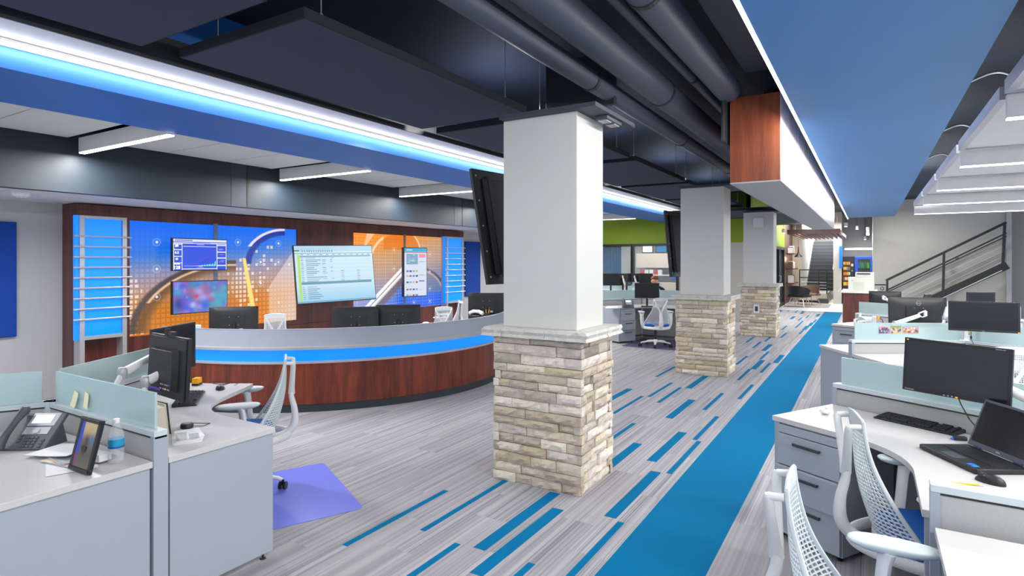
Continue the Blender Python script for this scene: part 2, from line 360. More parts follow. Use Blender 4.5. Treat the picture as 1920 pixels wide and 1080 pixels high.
# long blue beam with the white light shelf
struct('trim_2', MB().mat(mat('deep_blue_paint', (34,104,186), .5, var=.05, vs=.8)).box(-5.28, -4.33, YB, 17.2, 2.82, 3.6).mat(M['white_paint']).box(-4.33, -3.93, YB, 17.2, 2.985, 3.02).mat(M['black_box']).box(-3.935, -3.92, YB, 17.2, 2.98, 3.15))
# corridor soffit
struct('trim_3', MB().mat(M['blue_soffit']).box(-.56, .64, YB, 20.6, 3.0, 3.6))
# collars over the columns
for i, y in enumerate((3.70, 8.74, 13.93)):
    b = MB().mat(mat('dark_collar', (58,64,78), .6)); b.box(-2.44, -1.64, y+.12, y+.93, 2.78, 2.81)
    struct('trim_%d' % (4+i), b)
struct('trim_8', MB().box(-4.3, -1.3, 14.4, 21, 2.86, 2.92), M['dark_panel'])
# back office wall (green over glazing) at y = 17.2
b = MB().mat(M['green']); b.box(XL, -2.8, 17.2, 17.3, 2.2, 3.6)
b.mat(M['warm_wall']); b.box(-4.78, -2.8, 17.2, 17.3, 0, 2.2); b.box(XL, -4.78, 17.2, 17.3, 0, .75)
struct('wall_back', b)
for k, (x0, x1) in enumerate(((-8.5, -7.36), (-7.30, -6.2), (-6.12, -4.82))):
    r = MB()
    r.box(x0-.05, x0, 17.12, 17.3, .75, 2.2); r.box(x1, x1+.05, 17.12, 17.3, .75, 2.2); r.box(x0, x1, 17.12, 17.3, 2.13, 2.2); r.box(x0, x1, 17.12, 17.3, .75, .8)
    w = struct('window_%d' % (k+1), r, M['frame_blk']); MB().box(x0, x1, 17.2, 17.21, .8, 2.13).build('window_pane', M['clear'], w)
# room behind the glazing
struct('wall_office', MB().box(XL, -2.9, 20.4, 20.5, 0, 3.6), M['warm_wall'])
struct('ceiling', MB().box(XL, -2.9, 17.3, 20.4, 2.5, 2.55), M['white_tile'])
# wall with glass doors at x = -2.8
struct('wall_doors', MB().mat(M['green']).box(-2.9, -2.8, 17.2, 24.9, 2.2, 3.6).mat(M['warm_wall']).box(-2.9, -2.8, 17.2, 21.6, 0, 2.2).box(-2.9, -2.8, 24.6, 24.9, 0, 2.2))
d = MB()
for y in (21.6, 23.05, 24.5): d.box(-2.92, -2.76, y, y+.09, 0, 2.2)
d.box(-2.92, -2.76, 21.6, 24.59, 2.1, 2.2); d.box(-2.9, -2.78, 21.6, 24.59, 0, .12)
dr = struct('door_1', d, M['frame_blk'])
MB().box(-2.85, -2.84, 21.69, 23.05, .12, 2.1).build('door_pane', M['clear'], dr); MB().box(-2.85, -2.84, 23.14, 24.5, .12, 2.1).build('door_pane', M['clear'], dr)
MB().tube([(-2.76,22.95,.95),(-2.70,22.95,.95),(-2.70,22.95,1.15),(-2.76,22.95,1.15)], .012).build('door_handle', M['alu'], dr)
# lounge walls
struct('wall_lounge', MB().box(-2.9, -2.45, 27.6, 27.7, 0, 3.6), M['beige'])
struct('wall_lounge', MB().box(-2.9, -2.8, 24.9, 27.6, 0, 3.6), M['wood_dk'])
struct('wall_stair', MB().box(-2.55, -2.45, 27.7, 36, 0, 3.6), M['white_paint'])
struct('wall_stair', MB().box(-1.21, -.93, 26.3, 36, 0, 3.6), M['warm_wall'])
struct('wall_far', MB().box(-3.1, 3.5, 36, 36.1, 0, 4.5), M['white_paint'])
struct('wall_vending', MB().box(-.93, 1.5, 28.2, 28.3, 0, 3.6), M['grey_wall'])
struct('wall_right', MB().box(.1, 3.42, 22.0, 22.15, 0, 3.6), M['warm_wall'])
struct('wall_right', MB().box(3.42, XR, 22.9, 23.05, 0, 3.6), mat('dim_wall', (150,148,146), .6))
struct('wall_right', MB().box(.1, .22, 22.15, 28.2, 0, 3.6), M['warm_wall'])
struct('baseboard_right', MB().box(.1, 3.42, 21.985, 22.0, 0, .1), M['dark_base'])

# ================================================================== CEILING THINGS
WHICH = ['nearest', 'second', 'third', 'fourth', 'fifth', 'sixth']
# LED line along the light shelf, and along the corridor soffit
def led_line(x, z, y0, y1, label, wd=.028, m=None):
    t = thing('led_strip_light', label, 'light', (x, y0, z))
    MB().box(-wd/2, wd/2, 0, y1-y0, -.022, 0).build('diffuser', m or M['led'], t)
    MB().box(-wd/2-.006, wd/2+.006, 0, y1-y0, 0, .016).build('housing', M['alu'], t); return t
led_line(-4.295, 2.966, YB, 17.1, 'long white LED line under the white shelf beside the blue beam on the left', m=mat('shelf_led', (255,250,242), emit=2.2, var=0))
led_line(-.574, 3.02, YB, 21.2, 'long white LED line on the left edge of the blue corridor soffit', wd=.022)
# dark acoustic clouds
CL = [(-1.9, .30), (.51-.2+.2-.01, 0)]
n = 0
cl_lab = ['dark felt ceiling panel in the upper left corner, cut by the top of the frame', 'dark felt ceiling panel hanging to the left of the nearest column, shown whole',
 'dark felt ceiling panel directly behind the top of the nearest column', 'dark felt ceiling panel over the gap between nearest and second columns', 'dark felt ceiling panel beside the top of the second column', 'small far dark felt ceiling panel before the third column']
for i in range(6):
    y0 = -.51+2.63*i
    t = thing('acoustic_ceiling_panel', cl_lab[i], 'ceiling panel', (-3.2, y0+1.2, 3.0), group='dark acoustic panels along the left')
    MB().box(-.59, .59, -1.19, 1.19, -.002, .05).build('felt_panel', M['dark_panel'], t)
    e_ = mat('felt_edge_shade', (20,25,36), .9)  # shade on the panel sides, put into a darker felt colour
    MB().box(-.6, -.588, -1.2, 1.2, 0, .06).box(.588, .6, -1.2, 1.2, 0, .06).box(-.588, .588, -1.2, -1.188, 0, .06).box(-.588, .588, 1.188, 1.2, 0, .06).build('shaded_edge', e_, t)
    for sx in (-.5, .5):
        for sy in (-1.0, 1.0):
            MB().cyl((sx, sy, .06), (sx, sy, .6), .003, seg=6).lathe([(.012,.05),(.012,.11),(.003,.12)], 8, T(sx, sy, 0)).build('hanging_cable', M['alu'], t)
t = thing('acoustic_ceiling_panel', 'short dark baffle standing on end above the nearest dark ceiling panels', 'ceiling panel', (-2.3, 5.0, 3.1))
MB().box(-.35, .35, -.03, .03, 0, .48).build('felt_panel', M['black_box'], t, bevel=.01)
# air ducts / pipes
def pipe(label, pts, r, bands, nm='ceiling_pipe'):
    t = thing(nm, label, 'pipe', pts[0]); o = Vector(pts[0])
    MB().tube([Vector(p)-o for p in pts], r, 24).build('pipe_run', M['pipe'], t, smooth=True)
    for y in bands:
        p = Vector((pts[0][0]+(pts[-1][0]-pts[0][0])*(y-pts[0][1])/(pts[-1][1]-pts[0][1]), y, pts[0][2]+(pts[-1][2]-pts[0][2])*(y-pts[0][1])/(pts[-1][1]-pts[0][1])))-o
        MB().cyl(p+Vector((0,-.025,0)), p+Vector((0,.025,0)), r+.006, seg=24).build('pipe_clamp', M['black_box'], t)
    return t
pipe('slim round duct, lowest of the ducts left of the corridor soffit', [(-2.02,.5,3.22),(-2.02,17.5,3.22)], .085, (4.6, 7.4, 10.2, 13))
pipe('wide round duct running beside the slim lowest duct', [(-1.72,.5,3.32),(-1.72,17.5,3.32)], .13, (5.6, 9.4, 13.2))
pipe('wide round duct closest to the smooth black ceiling strip', [(-1.18,.5,3.36),(-1.18,6.0,3.36)], .12, (3.5,))
pipe('thin pipe tucked between the two wide round ducts', [(-1.42,.5,3.40),(-1.42,15.5,3.40)], .04, (3.4, 5.6, 7.0, 9.0))
pipe('thin dark pipe beside the duct closest to the black ceiling strip', [(-1.33,.5,3.44),(-1.33,15.5,3.44)], .03, (4.0, 6.4, 8.2))
struct('trim_7', MB().box(-1.02, -.56, YB, 6.0, 3.5, 3.58), mat('dark_bulkhead', (52,60,74), .6))
# exit light / projector on collar
t = thing('emergency_light', 'small dark emergency light on the black collar above the nearest column', 'light', (-1.715, 4.25, 2.78))
MB().box(-.05, .05, -.15, .15, -.03, 0).build('housing', mat('dark_grey_plastic', (66,68,76), .5), t, bevel=.004)
for sy in (-.08, .08): MB().box(-.035, .035, sy-.05, sy+.05, -.038, -.03).build('lamp_lens', M['silver'], t)
# hanging wood bulkhead
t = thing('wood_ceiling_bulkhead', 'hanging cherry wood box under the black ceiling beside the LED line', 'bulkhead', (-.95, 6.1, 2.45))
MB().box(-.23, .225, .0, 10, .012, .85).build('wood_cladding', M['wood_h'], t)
MB().box(.225, .23, .0, 10, .012, .85).build('painted_led_wash', wood('cherry_led_wash', (176,160,164), (216,208,214), .2), t)  # LED glare on the cherry side, put into a paler wood colour
MB().box(-.23, .23, 0, 10, 0, .012).build('underside', mat('grey_underside', (160,162,164), .5), t)
MB().box(-.06, .06, 1, 9, .85, 1.15).build('hanger', M['black_box'], t)
t = thing('ceiling_speaker', 'thin black panel standing at the left of the wood bulkhead', 'speaker', (-1.22, 6.0, 3.0))
MB().box(-.015, .015, -.05, .25, -.15, .45).build('panel', M['black_box'], t, bevel=.01)

# left side linear fixtures and white tiles between them
fy = [2.885+2.42*k for k in range(-1, 6)]
lab = ['', 'leftmost short linear ceiling light, over the left end of the wood feature wall', 'short white linear ceiling light above the big tilted screen', 'short white linear ceiling light just left of the nearest column',
       'white linear ceiling light just right of the nearest column, nearer of that pair', 'linear ceiling light touching the wall screen of the middle column', 'faint far linear ceiling light before the green wall']
tmp = None
for k, y in enumerate(fy):
    if k == 0: lb = 'white linear ceiling light beyond the left edge of the frame'
    else: lb = lab[k]
    if tmp is None:
        tmp = t = thing('linear_ceiling_light', lb, 'light', (-6.1, y, 2.8), group='white linear lights on the left')
        MB().box(-.88, .80, -.03, .03, .012, .16).build('housing', M['white_paint'], t)
        MB().box(-.88, .80, -.026, .026, 0, .012).build('diffuser', M['led2'], t)
    else: dup(tmp, lb, (-6.1, y, 2.8))
tl_lab = ['white ceiling tile raft at the far left edge', 'white ceiling tile raft right of the furthest left linear light', 'white ceiling tile raft between the second and third left linear lights', 'white ceiling tile raft behind the nearest column', 'white ceiling tile raft in front of the green wall', 'farthest white ceiling tile raft on the left']
for k in range(6):
    y0, y1 = fy[k]+.22, fy[k+1]-.10
    t = thing('ceiling_tile_raft', tl_lab[k], 'ceiling panel', (-6.35, (y0+y1)/2, 2.96), group='white tile rafts on the left')
    h = (y1-y0)/2
    MB().box(-.70, 1.06, -h, h, 0, .05).build('tile_field', M['white_tile'], t)
    for s_ in (-h/3*1.05, h/3*1.05): MB().box(-.70, 1.06, s_-.006, s_+.006, -.0015, .01).build('tile_joint', M['metal_trim'], t)
# smoke detector
t = thing('smoke_detector', 'round white smoke detector on the low white ceiling at far left', 'smoke detector', U(40, 362, z=2.4))
MB().lathe([(.075,0),(.078,-.015),(.07,-.03),(.05,-.045),(.0,-.05)][::-1], 24).build('body', M['whitep'], t, smooth=True)
g = MB()
for k in range(10): a = k*PI/5; g.box(-.008, .008, -.004, .004, -.042, -.03, T(.052*math.cos(a), .052*math.sin(a), 0, a+PI/2))
g.build('vent_slot', M['blackp'], t)

# right side rafts and lights
fr = [5.18+2.4*k for k in range(-2, 5)]
lab = ['', '', 'white linear ceiling light nearest the camera at the right edge', 'second linear ceiling light from the camera at the right', 'third linear ceiling light from the camera at the right', 'fourth linear ceiling light from the camera at the right', 'farthest and lowest linear ceiling light at the right, in front of the staircase wall']
tmp = None
for k, y in enumerate(fr):
    if k < 2: lb = ('white linear ceiling light overhead behind the camera on the right', 'white linear ceiling light overhead beside the camera on the right')[k]
    else: lb = lab[k]
    if tmp is None:
        tmp = t = thing('linear_ceiling_light', lb, 'light', (2.6, y, 2.65), group='white linear lights on the right')
        MB().box(-1.8, 1.8, -.03, .03, .012, .17).build('housing', M['white_paint'], t)
        MB().box(-1.8, 1.8, -.026, .026, 0, .012).build('diffuser', M['led2'], t)
    else: dup(tmp, lb, (2.6, y, 2.65))
for k in range(6):
    y0, y1 = fr[k]+.12, fr[k+1]-.06
    t = thing('ceiling_tile_raft', ('white ceiling tile raft beside the camera on the right', 'white ceiling tile raft above the right edge before the first right light', 'white ceiling tile raft between first and second right linear lights', 'white ceiling tile raft between second and third right linear lights', 'white ceiling tile raft between third and fourth right linear lights', 'farthest white ceiling tile raft on the right')[k], 'ceiling panel', (2.6, (y0+y1)/2, 2.82), group='white tile rafts on the right')
    h = (y1-y0)/2
    MB().box(-1.77, 1.8, -h+.03, h-.03, .012, .05).build('tile_field', M['white_tile'], t)
    MB().box(-1.82, -1.77, -h, h, -.002, .09).box(-1.77, 1.8, -h, -h+.03, -.002, .09).box(-1.77, 1.8, h-.03, h, -.002, .09).build('edge_trim', M['metal_trim'], t)
    for s_ in (-.6, .6): MB().box(s_-.006, s_+.006, -h+.03, h-.03, .010, .02).build('tile_joint', M['metal_trim'], t)
cl = ['grey conduit loop hanging nearest at the upper right', 'second grey conduit loop from the camera at the right', 'third grey conduit loop from the camera at the right', 'farthest grey conduit loop at the right']
for k, y in enumerate((4.55, 6.95, 9.4, 11.8)):
    c0 = Vector((1.15, y, 2.87))
    P = [(0,0,0),(0,0,.38),(-.02,0,.48),(-.08,0,.54),(-.18,0,.56),(-.34,-.02,.5),(-.5,-.03,.40)]
    o = MB().tube(P, .013, 10, sm=5).build('conduit', M['alu'], None, smooth=True); o.location = c0; tag(o, cl[k], 'conduit', 'conduit loops feeding the right lights')
t = thing('duct_stub', 'dark round duct stub under the black ceiling at the upper right', 'duct', (1.35, 5.9, 3.3)); MB().lathe([(.2,0),(.2,.3)], 24).build('collar', M['black_box'], t, smooth=True)
# far track lights
for k, (px, py, dd) in enumerate(((1469,437,20),(1586,425,19),(1627,433,21),(1627,441,22),(1622,449,24),(1607,430,23))):
    p = U(px, py, d=dd); t = thing('spotlight', ['small bright spotlight left of the slatted canopy','bright spotlight right of the slatted canopy, the largest','upper bright spotlight of the stack before the tall wall','middle bright spotlight of the stack before the tall wall','lowest far spotlight over the vending machines','small spotlight between canopy and tall wall'][k], 'spotlight', p)
    MB().lathe([(.05,0),(.055,.12),(.03,.14)], 14).build('lamp_can', M['whitep'], t); MB().lathe([(.042,-.004),(.042,0)], 14).build('lamp_lens', M['led'], t)
    MB().cyl((0,0,.14), (0,0,3.6-p.z), .006, seg=6).build('stem', M['blackp'], t)

# ================================================================== STONE COLUMNS
def stones(x0, x1, y0, y1, h, seed):
    r = random.Random(seed); mb = MB()
    pal = [(222,208,186),(206,190,168),(228,216,198),(196,184,168),(214,202,186),(204,188,160),(224,212,200),(188,174,158)]
    z = 0.0; row = 0
    faces = [((x0,y0),(1,0),(0,-1),x1-x0), ((x1,y0),(0,1),(1,0),y1-y0), ((x1,y1),(-1,0),(0,1),x1-x0), ((x0,y1),(0,-1),(-1,0),y1-y0)]
    n = 16; hs = [r.uniform(.8, 1.2) for _ in range(n)]; s = h/sum(hs); hs = [a*s for a in hs]
    for hh in hs:
        row += 1
        for fi, (o, d, nr, L) in enumerate(faces):
            a = 0.0; ln = r.uniform(.08, .2) if (row+fi) % 2 else r.uniform(.22, .34)
            while a < L-.001:
                e = min(a+ln, L)
                if L-e < .07: e = L
                out = r.uniform(-.012, .016); c = r.choice(pal); f = r.uniform(.9, 1.06)
                mb.c = tuple(lin(min(255, v*f)) for v in c)+(1,)
                nu = max(3, int((e-a)/.035)); nv = 3
                g = .0022
                base = -.04
                front = []
                ph = r.uniform(0, 9)
                for j in range(nv+1):
                    for i in range(nu+1):
                        uu = a+g+(e-a-2*g)*i/nu; zz = z+g+(hh-2*g)*j/nv
                        edge = (i in (0, nu)) or (j in (0, nv))
                        q = out-.006 if edge else out+r.uniform(-.004, .012)+.006*math.sin(ph+uu*20)
                        # run the end stones round the corner
                        front.append((o[0]+d[0]*uu+nr[0]*q, o[1]+d[1]*uu+nr[1]*q, zz+(r.uniform(-.003,.003) if not edge else 0)))
                W_ = nu+1; fs = [(j*W_+i, j*W_+i+1, (j+1)*W_+i+1, (j+1)*W_+i) for j in range(nv) for i in range(nu)]
                back = []
                ring = [i for i in range(W_)]+[j*W_+nu for j in range(1, nv+1)]+[nv*W_+i for i in range(nu-1, -1, -1)]+[j*W_ for j in range(nv-1, 0, -1)]
                k0 = len(front)
                for q_ in ring:
                    p = front[q_]; back.append((p[0]-nr[0]*.05, p[1]-nr[1]*.05, p[2]))
                m_ = len(ring)
                for i in range(m_): fs.append((ring[i], k0+i, k0+(i+1) % m_, ring[(i+1) % m_]))
                mb.add(front+back, fs)
                a = e; ln = r.uniform(.12, .42)
        z += hh
    mb.c = tuple(lin(v) for v in (70,64,58))+(1,)
    mb.box(x0+.022, x1-.022, y0+.022, y1-.022, .0, h)
    return mb
def slab(x0, x1, y0, y1, z0, z1, seed):
    """rock-faced cap stones"""
    r = random.Random(seed); mb = MB()
    xs = [x0]+[x0+(x1-x0)*f for f in (.2, .62)]+[x1]
    ys = [y0, y0+(y1-y0)*.55, y1]
    for i in range(3):
        for j in range(2):
            a0, a1, b0, b1 = xs[i]+.0015, xs[i+1]-.0015, ys[j]+.0015, ys[j+1]-.0015
            nu = max(3, int((a1-a0)/.03)); nv = max(3, int((b1-b0)/.03)); ring = []
            for k in range(nu): ring.append((a0+(a1-a0)*k/nu, b0))
            for k in range(nv): ring.append((a1, b0+(b1-b0)*k/nv))
            for k in range(nu): ring.append((a1-(a1-a0)*k/nu, b1))
            for k in range(nv): ring.append((a0, b1-(b1-b0)*k/nv))
            def outer(p): return p[0] < x0+.01 or p[0] > x1-.01 or p[1] < y0+.01 or p[1] > y1-.01
            cx, cy = (x0+x1)/2, (y0+y1)/2; n = len(ring); vs = []
            for lv, zz in enumerate((z0, z0+(z1-z0)*.33, z0+(z1-z0)*.7, z1)):
                for p in ring:
                    if outer(p):
                        q = (.0, -.012, -.004, -.014)[lv]+r.uniform(-.006, .006)
                        sx = (1 if p[0] > x1-.01 else -1 if p[0] < x0+.01 else 0); sy = (1 if p[1] > y1-.01 else -1 if p[1] < y0+.01 else 0)
                        vs.append((p[0]+sx*(q+.008), p[1]+sy*(q+.008), zz))
                    else: vs.append((p[0], p[1], zz))
            fs = [(l*n+k, l*n+(k+1) % n, (l+1)*n+(k+1) % n, (l+1)*n+k) for l in range(3) for k in range(n)]
            fs += [tuple(reversed(range(n))), tuple(range(3*n, 4*n))]
            mb.add(vs, fs)
    return mb
clab = ['square white column on a stacked stone base, nearest and biggest of the three', 'square white column on stacked stone, the middle one with a wall screen on its left', 'square white column on stacked stone, the farthest, with a white outlet and access point']
for i, y in enumerate((3.84, 8.88, 14.07)):
    t = thing('stone_column', clab[i], 'column', (-2.13, y+.295, 0), group='stone clad columns')
    stones(-.375, .375, -.295, .295, 1.115, 11+i).build('stone_cladding', M['stone'], t, colors=True)
    slab(-.44, .44, -.36, .36, 1.115, 1.18, 5+i).build('stone_cap', M['stone_cap'], t)
    MB().box(-.315, .315, -.245, .245, 1.18, 2.78).build('column_shaft', M['shaft'], t, bevel=.004)
t = thing('wall_outlet', 'white double outlet plate on the farthest stone column', 'outlet', (-2.15, 14.04, .62))
MB().rbox(-.06, .06, -.09, .09, 0, .022, .01, 3, T(0,0,0,0,PI/2)).build('cover_plate', M['whitep'], t)
MB().box(-.03, .03, -.027, -.02, -.055, .055).build('socket', M['handle'], t)
t = thing('wifi_access_point', 'square white wireless access point high on the farthest column', 'access point', (-2.12, 14.115, 2.55))
MB().rbox(-.11, .11, -.11, .11, 0, .045, .03, 4, T(0,0,0,0,PI/2)).build('cover', M['whitep'], t, bevel=.006)
MB().lathe([(.01,0),(.01,.003)], 12, T(0,-.048,.0,0,PI/2)).build('status_light', mat('blue_status', (60,120,255), emit=2), t)

# ================================================================== FEATURE WALL
t = thing('feature_wall', 'cherry wood feature wall panelling with backlit artwork behind the curved desk', 'wall panelling', (-8.2, 7.3, 0))
wx = -8.2
b = MB()
Z0, Z1, ZT = .70, 2.215, 2.385
b.box(XL+.005, wx, 3.34, 11.27, 0, Z0); b.box(XL+.005, wx, 3.34, 11.27, Z1, ZT)
b.box(XL+.005, wx, 3.34, 3.93, Z0, Z1); b.box(XL+.005, wx, 6.55, 7.8, Z0, Z1); b.box(XL+.005, wx, 10.48, 11.27, Z0, Z1)
b.build('wood_panelling', M['wood_dk'], t, world=True)
g = MB()
for y in (5.1, 9.2):
    g.box(wx+.002, wx+.012, y-.03, y+.03, .2, Z1+.02)
g.build('mounting_pole', M['pole'], t, world=True)
g = MB()
for z in (.62, .50): g.box(wx-.001, wx+.003, 6.2, 7.6, z, z+.008)
g.build('panel_joint', M['black_box'], t, world=True)
def nz(u, v, s, ph=0): return np.sin(u*s+ph)*np.cos(v*s*1.3+ph*2)
def mixc(a, b, f): return [a[i]*(1-f)+b[i]*f for i in range(3)]
def grad(stops, v):
    out = []
    xs = [s[0] for s in stops]
    for i in range(3): out.append(np.interp(v, xs, [s[1][i] for s in stops]))
    return out
def band(d, c, w, soft): return np.clip((w-np.abs(d-c))/soft+.5, 0, 1)
def art1(u, v):
    A = 1.75
    c = grad([(0,(245,130,0)),(.22,(235,135,30)),(.42,(196,160,150)),(.58,(140,150,200)),(.76,(20,115,240)),(1,(0,108,250))], v-.12*(u-.3)*(v > 0))
    X = u*A
    # right part fades to pale
    f = np.clip((u-.72)/.3, 0, 1)*np.clip(1.05-v, 0, 1); c = mixc(c, (225,200,205), f*.8)
    # grid
    gx = (X*22) % 1; gy = (v*22) % 1; sq = ((gx > .2) & (gx < .85) & (gy > .2) & (gy < .85))
    c = mixc(c, (60,40,20), np.where(sq, 0, .22)*np.clip(1.3-v*1.2, .15, 1))
    hsh = (np.sin(np.floor(X*22)*12.9898+np.floor(v*22)*78.233)*43758.5453) % 1
    br = np.exp(-((X-1.0-.12*(1-v))**2)/.02)*np.exp(-((v-.38)**2)/.05)+np.exp(-((X-.03)**2)/.004)*(v < .5)+.35*np.exp(-((X-1.33)**2)/.03)*np.exp(-((v-.7)**2)/.06)
    c = mixc(c, (250,232,222), np.where(sq & (hsh < br*1.2), .75, 0))
    # big dark swoosh from the lower left up to the pole
    cx, cy = .98, .02; r = np.sqrt(((X-cx)/.95)**2+((v-cy)/.62)**2)
    lft = (X < 1.02) & (v > .02)
    c = mixc(c, (96,66,40), np.where(lft, band(r, .93, .075, .06)*.75, 0)); c = mixc(c, (70,60,66), np.where(lft, band(r, 1.0, .03, .03)*.85, 0))
    c = mixc(c, (245,200,160), np.where(lft & (v > .28), band(r, .955, .014, .02)*.95, 0)); c = mixc(c, (180,120,50), np.where(lft & (r < .9), .25, 0))
    # right ribbon: blue arc above, pale line running down
    cx, cy = 1.62, .62; r = np.sqrt(((X-cx)/.50)**2+((v-cy)/.36)**2); up = (v > cy) & (X < 1.6)
    c = mixc(c, (8,48,150), np.where(up, band(r, .93, .07, .04)*.9, 0)); c = mixc(c, (235,220,235), np.where(up & (v > .8), band(r, 1.03, .035, .02), 0))
    xl = 1.12+(.62-v)*.2
    c = mixc(c, (255,222,120), np.where((v < .68), band(X, xl, .012+.02*(1-v), .01), 0))
    c = mixc(c, (255,240,240), np.where((v < .35+(X-1.38)*1.25) & (X > 1.40) & (v < .8), .45, 0))
    for (a, b_) in ((.24,.82),(.24,.58),(.24,.33),(1.04,.84),(1.52,.84),(1.52,.64),(1.3,.64),(.8,.15),(1.3,.42),(.72,.6)):
        d = np.sqrt((X-a)**2+(v-b_)**2); c = mixc(c, (240,240,255), np.where(d < .012, .95, band(d, .032, .003, .004)*.5))
    return c
def art2(u, v):
    A = 1.77; X = u*A
    c = grad([(0,(20,90,235)),(.12,(60,110,220)),(.3,(140,130,160)),(.5,(185,150,130)),(.7,(205,150,100)),(.85,(240,140,30)),(1,(250,140,10))], v-.10+.35*(.5-u)*np.clip(v, 0, 1)+np.where(u < .45, .12*(1-v), 0))
    c = mixc(c, (225,205,220), np.clip(.5-u, 0, 1)*np.clip(.5-v, 0, 1)*2.6)
    gx = (X*24) % 1; gy = (v*24) % 1; sq = ((gx > .14) & (gy > .14)); c = mixc(c, (255,240,225), np.where(sq, 0, .35))
    # top left ribbons
    r = np.sqrt(((X-.95)/.75)**2+((v-.62)/.5)**2); up = (v > .72) & (X < .75)
    c = mixc(c, (255,214,170), np.where(up, band(r, .86, .03, .02), 0)); c = mixc(c, (255,205,170), np.where((v > .75) & (X > .25-(1-v)*.3) & (X < .33-(1-v)*.9+.05), .85, 0))
    r = np.sqrt(((X-.55)/.75)**2+((v-.78)/.4)**2); c = mixc(c, (230,110,0), np.where((X > .55) & (v > .8) & (r < .95), .6, 0)); c = mixc(c, (255,220,190), np.where((X > .9) & (v > .75), band(r, .98, .015, .012), 0))
    # white diagonal strips
    for off, w_ in ((0,.028),(.11,.032)):
        d = (v-.02)-(X-.18-off)*.72; c = mixc(c, (255,250,250), np.where((X < 1.0) & (v < .62), band(d, 0, w_, .015), 0))
    d = (v-.02)-(X-.40)*.72; c = mixc(c, (110,95,95), np.where((X < 1.1) & (v < .5), band(d, 0, .06, .05)*.7, 0))
    r = np.sqrt(((X-1.25)/.62)**2+((v-.1)/.45)**2); rt = X > .95
    c = mixc(c, (80,78,92), np.where(rt, band(r, 1.0, .035, .04)*.9, 0)); c = mixc(c, (225,190,140), np.where(rt, band(r, .92, .03, .03)*.6, 0)); c = mixc(c, (120,124,140), np.where(rt & (r < .9) & (v > .2), .6, 0))
    for (a, b_) in ((.75,.8),(.75,.55),(.15,.3),(1.5,.75),(1.5,.5),(1.5,.25),(1.2,.2),(1.15,.07),(1.5,.07)):
        d = np.sqrt((X-a)**2+(v-b_)**2); c = mixc(c, (240,240,255), np.where(d < .012, .95, band(d, .032, .003, .004)*.5))
    return c
for nm_, ya, yb, fn, lb in (('art', 3.93, 6.55, art1, 'backlit printed panel in blue and orange with swooping ribbons, behind the two stacked screens'), ('art', 7.8, 10.48, art2, 'backlit printed panel in orange and blue with white diagonals, behind the tall narrow screen')):
    t = thing('backlit_art_panel', lb, 'artwork', (wx-.05, (ya+yb)/2, (Z0+Z1)/2), group='backlit art panels')
    paint('printed_face', yb-ya, Z1-Z0, 440, 250, fn, t, T(.012, 0, 0, PI/2), M['lit'])
    MB().box(-.03, .009, -(yb-ya)/2, (yb-ya)/2, -(Z1-Z0)/2, (Z1-Z0)/2).build('light_box', M['white_paint'], t)
# blue light columns with aluminium rungs
for y0, y1, lb in ((3.33, 3.80, 'glowing blue light column with metal rungs at the left end of the wood wall'), (10.45, 11.03, 'glowing blue light column with metal rungs at the right end of the wood wall')):
    t = thing('light_column', lb, 'light column', (wx, (y0+y1)/2, 0), group='blue light columns'); h = (y1-y0)/2
    MB().box(.01, .14, -h+.035, h-.035, .78, 2.20).build('blue_diffuser', M['blue_led'], t)
    MB().box(.07, .13, -h-.062, -h-.028, .74, 2.235).build('side_diffuser', M['blue_led'], t)
    f = MB(); 
    for s_ in (-1, 1): f.box(.0, .155, s_*h-.025, s_*h+.025, .0, 2.235)
    f.box(.0, .150, -h+.025, h-.025, .735, .78); f.box(.0, .150, -h+.025, h-.025, 2.2, 2.235); f.build('frame', M['alu'], t)
    for k in range(9): MB().cyl((.17, -h-.10, .985+k*.125), (.17, h+.07, .985+k*.125), .011, seg=8).cyl((.15, -h, .985+k*.125), (.17, -h, .985+k*.125), .007, seg=6).cyl((.15, h, .985+k*.125), (.17, h, .985+k*.125), .007, seg=6).build('rung', M['alu'], t)
# blue felt wall panels
t = tag(MB().box(XL+.002, XL+.045, 1.9, 2.87, .80, 2.145).build('felt_wall_panel', M['blue_dark'], None, bevel=.008), 'dark blue felt panel on the grey wall at the far left edge', 'acoustic panel', 'blue felt wall panels')
t = tag(MB().box(XL+.002, XL+.045, 11.85, 12.5, .80, 2.17).build('felt_wall_panel', M['blue_dark'], None, bevel=.008), 'dark blue felt panel on the wall right of the wood feature wall', 'acoustic panel', 'blue felt wall panels')
t = tag(MB().box(XL+.002, XL+.03, 14.6, 15.2, 1.2, 1.75).build('felt_wall_panel', M['blue_dark'], None), 'small blue felt panel on the far left wall past the feature wall', 'acoustic panel')

# screens
def tv(name, label, cat, w, h, loc, rz, tilt=0, roll=0, screen=None, depth=.05, nx=300, ny=180, bez=.012, group=None):
    """screen faces local -Y"""
    t = thing(name, label, cat, loc, rz, group); t.rotation_mode = 'XYZ'; t.rotation_euler = (tilt, roll, rz)
    MB().box(-w/2, w/2, .0, depth, -h/2, h/2).build('casing', M['blackp'], t, bevel=.006)
    MB().box(-w*.3, w*.3, depth, depth+.04, -h*.3, h*.25).build('back_housing', M['blackp'], t, bevel=.01)
    MB().box(-.12, .12, depth+.04, depth+.09, -.1, .1).build('wall_mount', M['frame_blk'], t)
    if screen: paint('screen', w-2*bez, h-2*bez, nx, ny, screen, t, T(0, -.002, 0), M['lit'])
    else: MB().box(-w/2+bez, w/2-bez, -.002, .001, -h/2+bez, h/2-bez).build('screen', M['black_gl'], t)
    return t
def rect(c, u, v, a, b, d, e, col): return mixc(c, col, np.where((u >= a) & (u <= b) & (v >= d) & (v <= e), 1.0, 0.0))
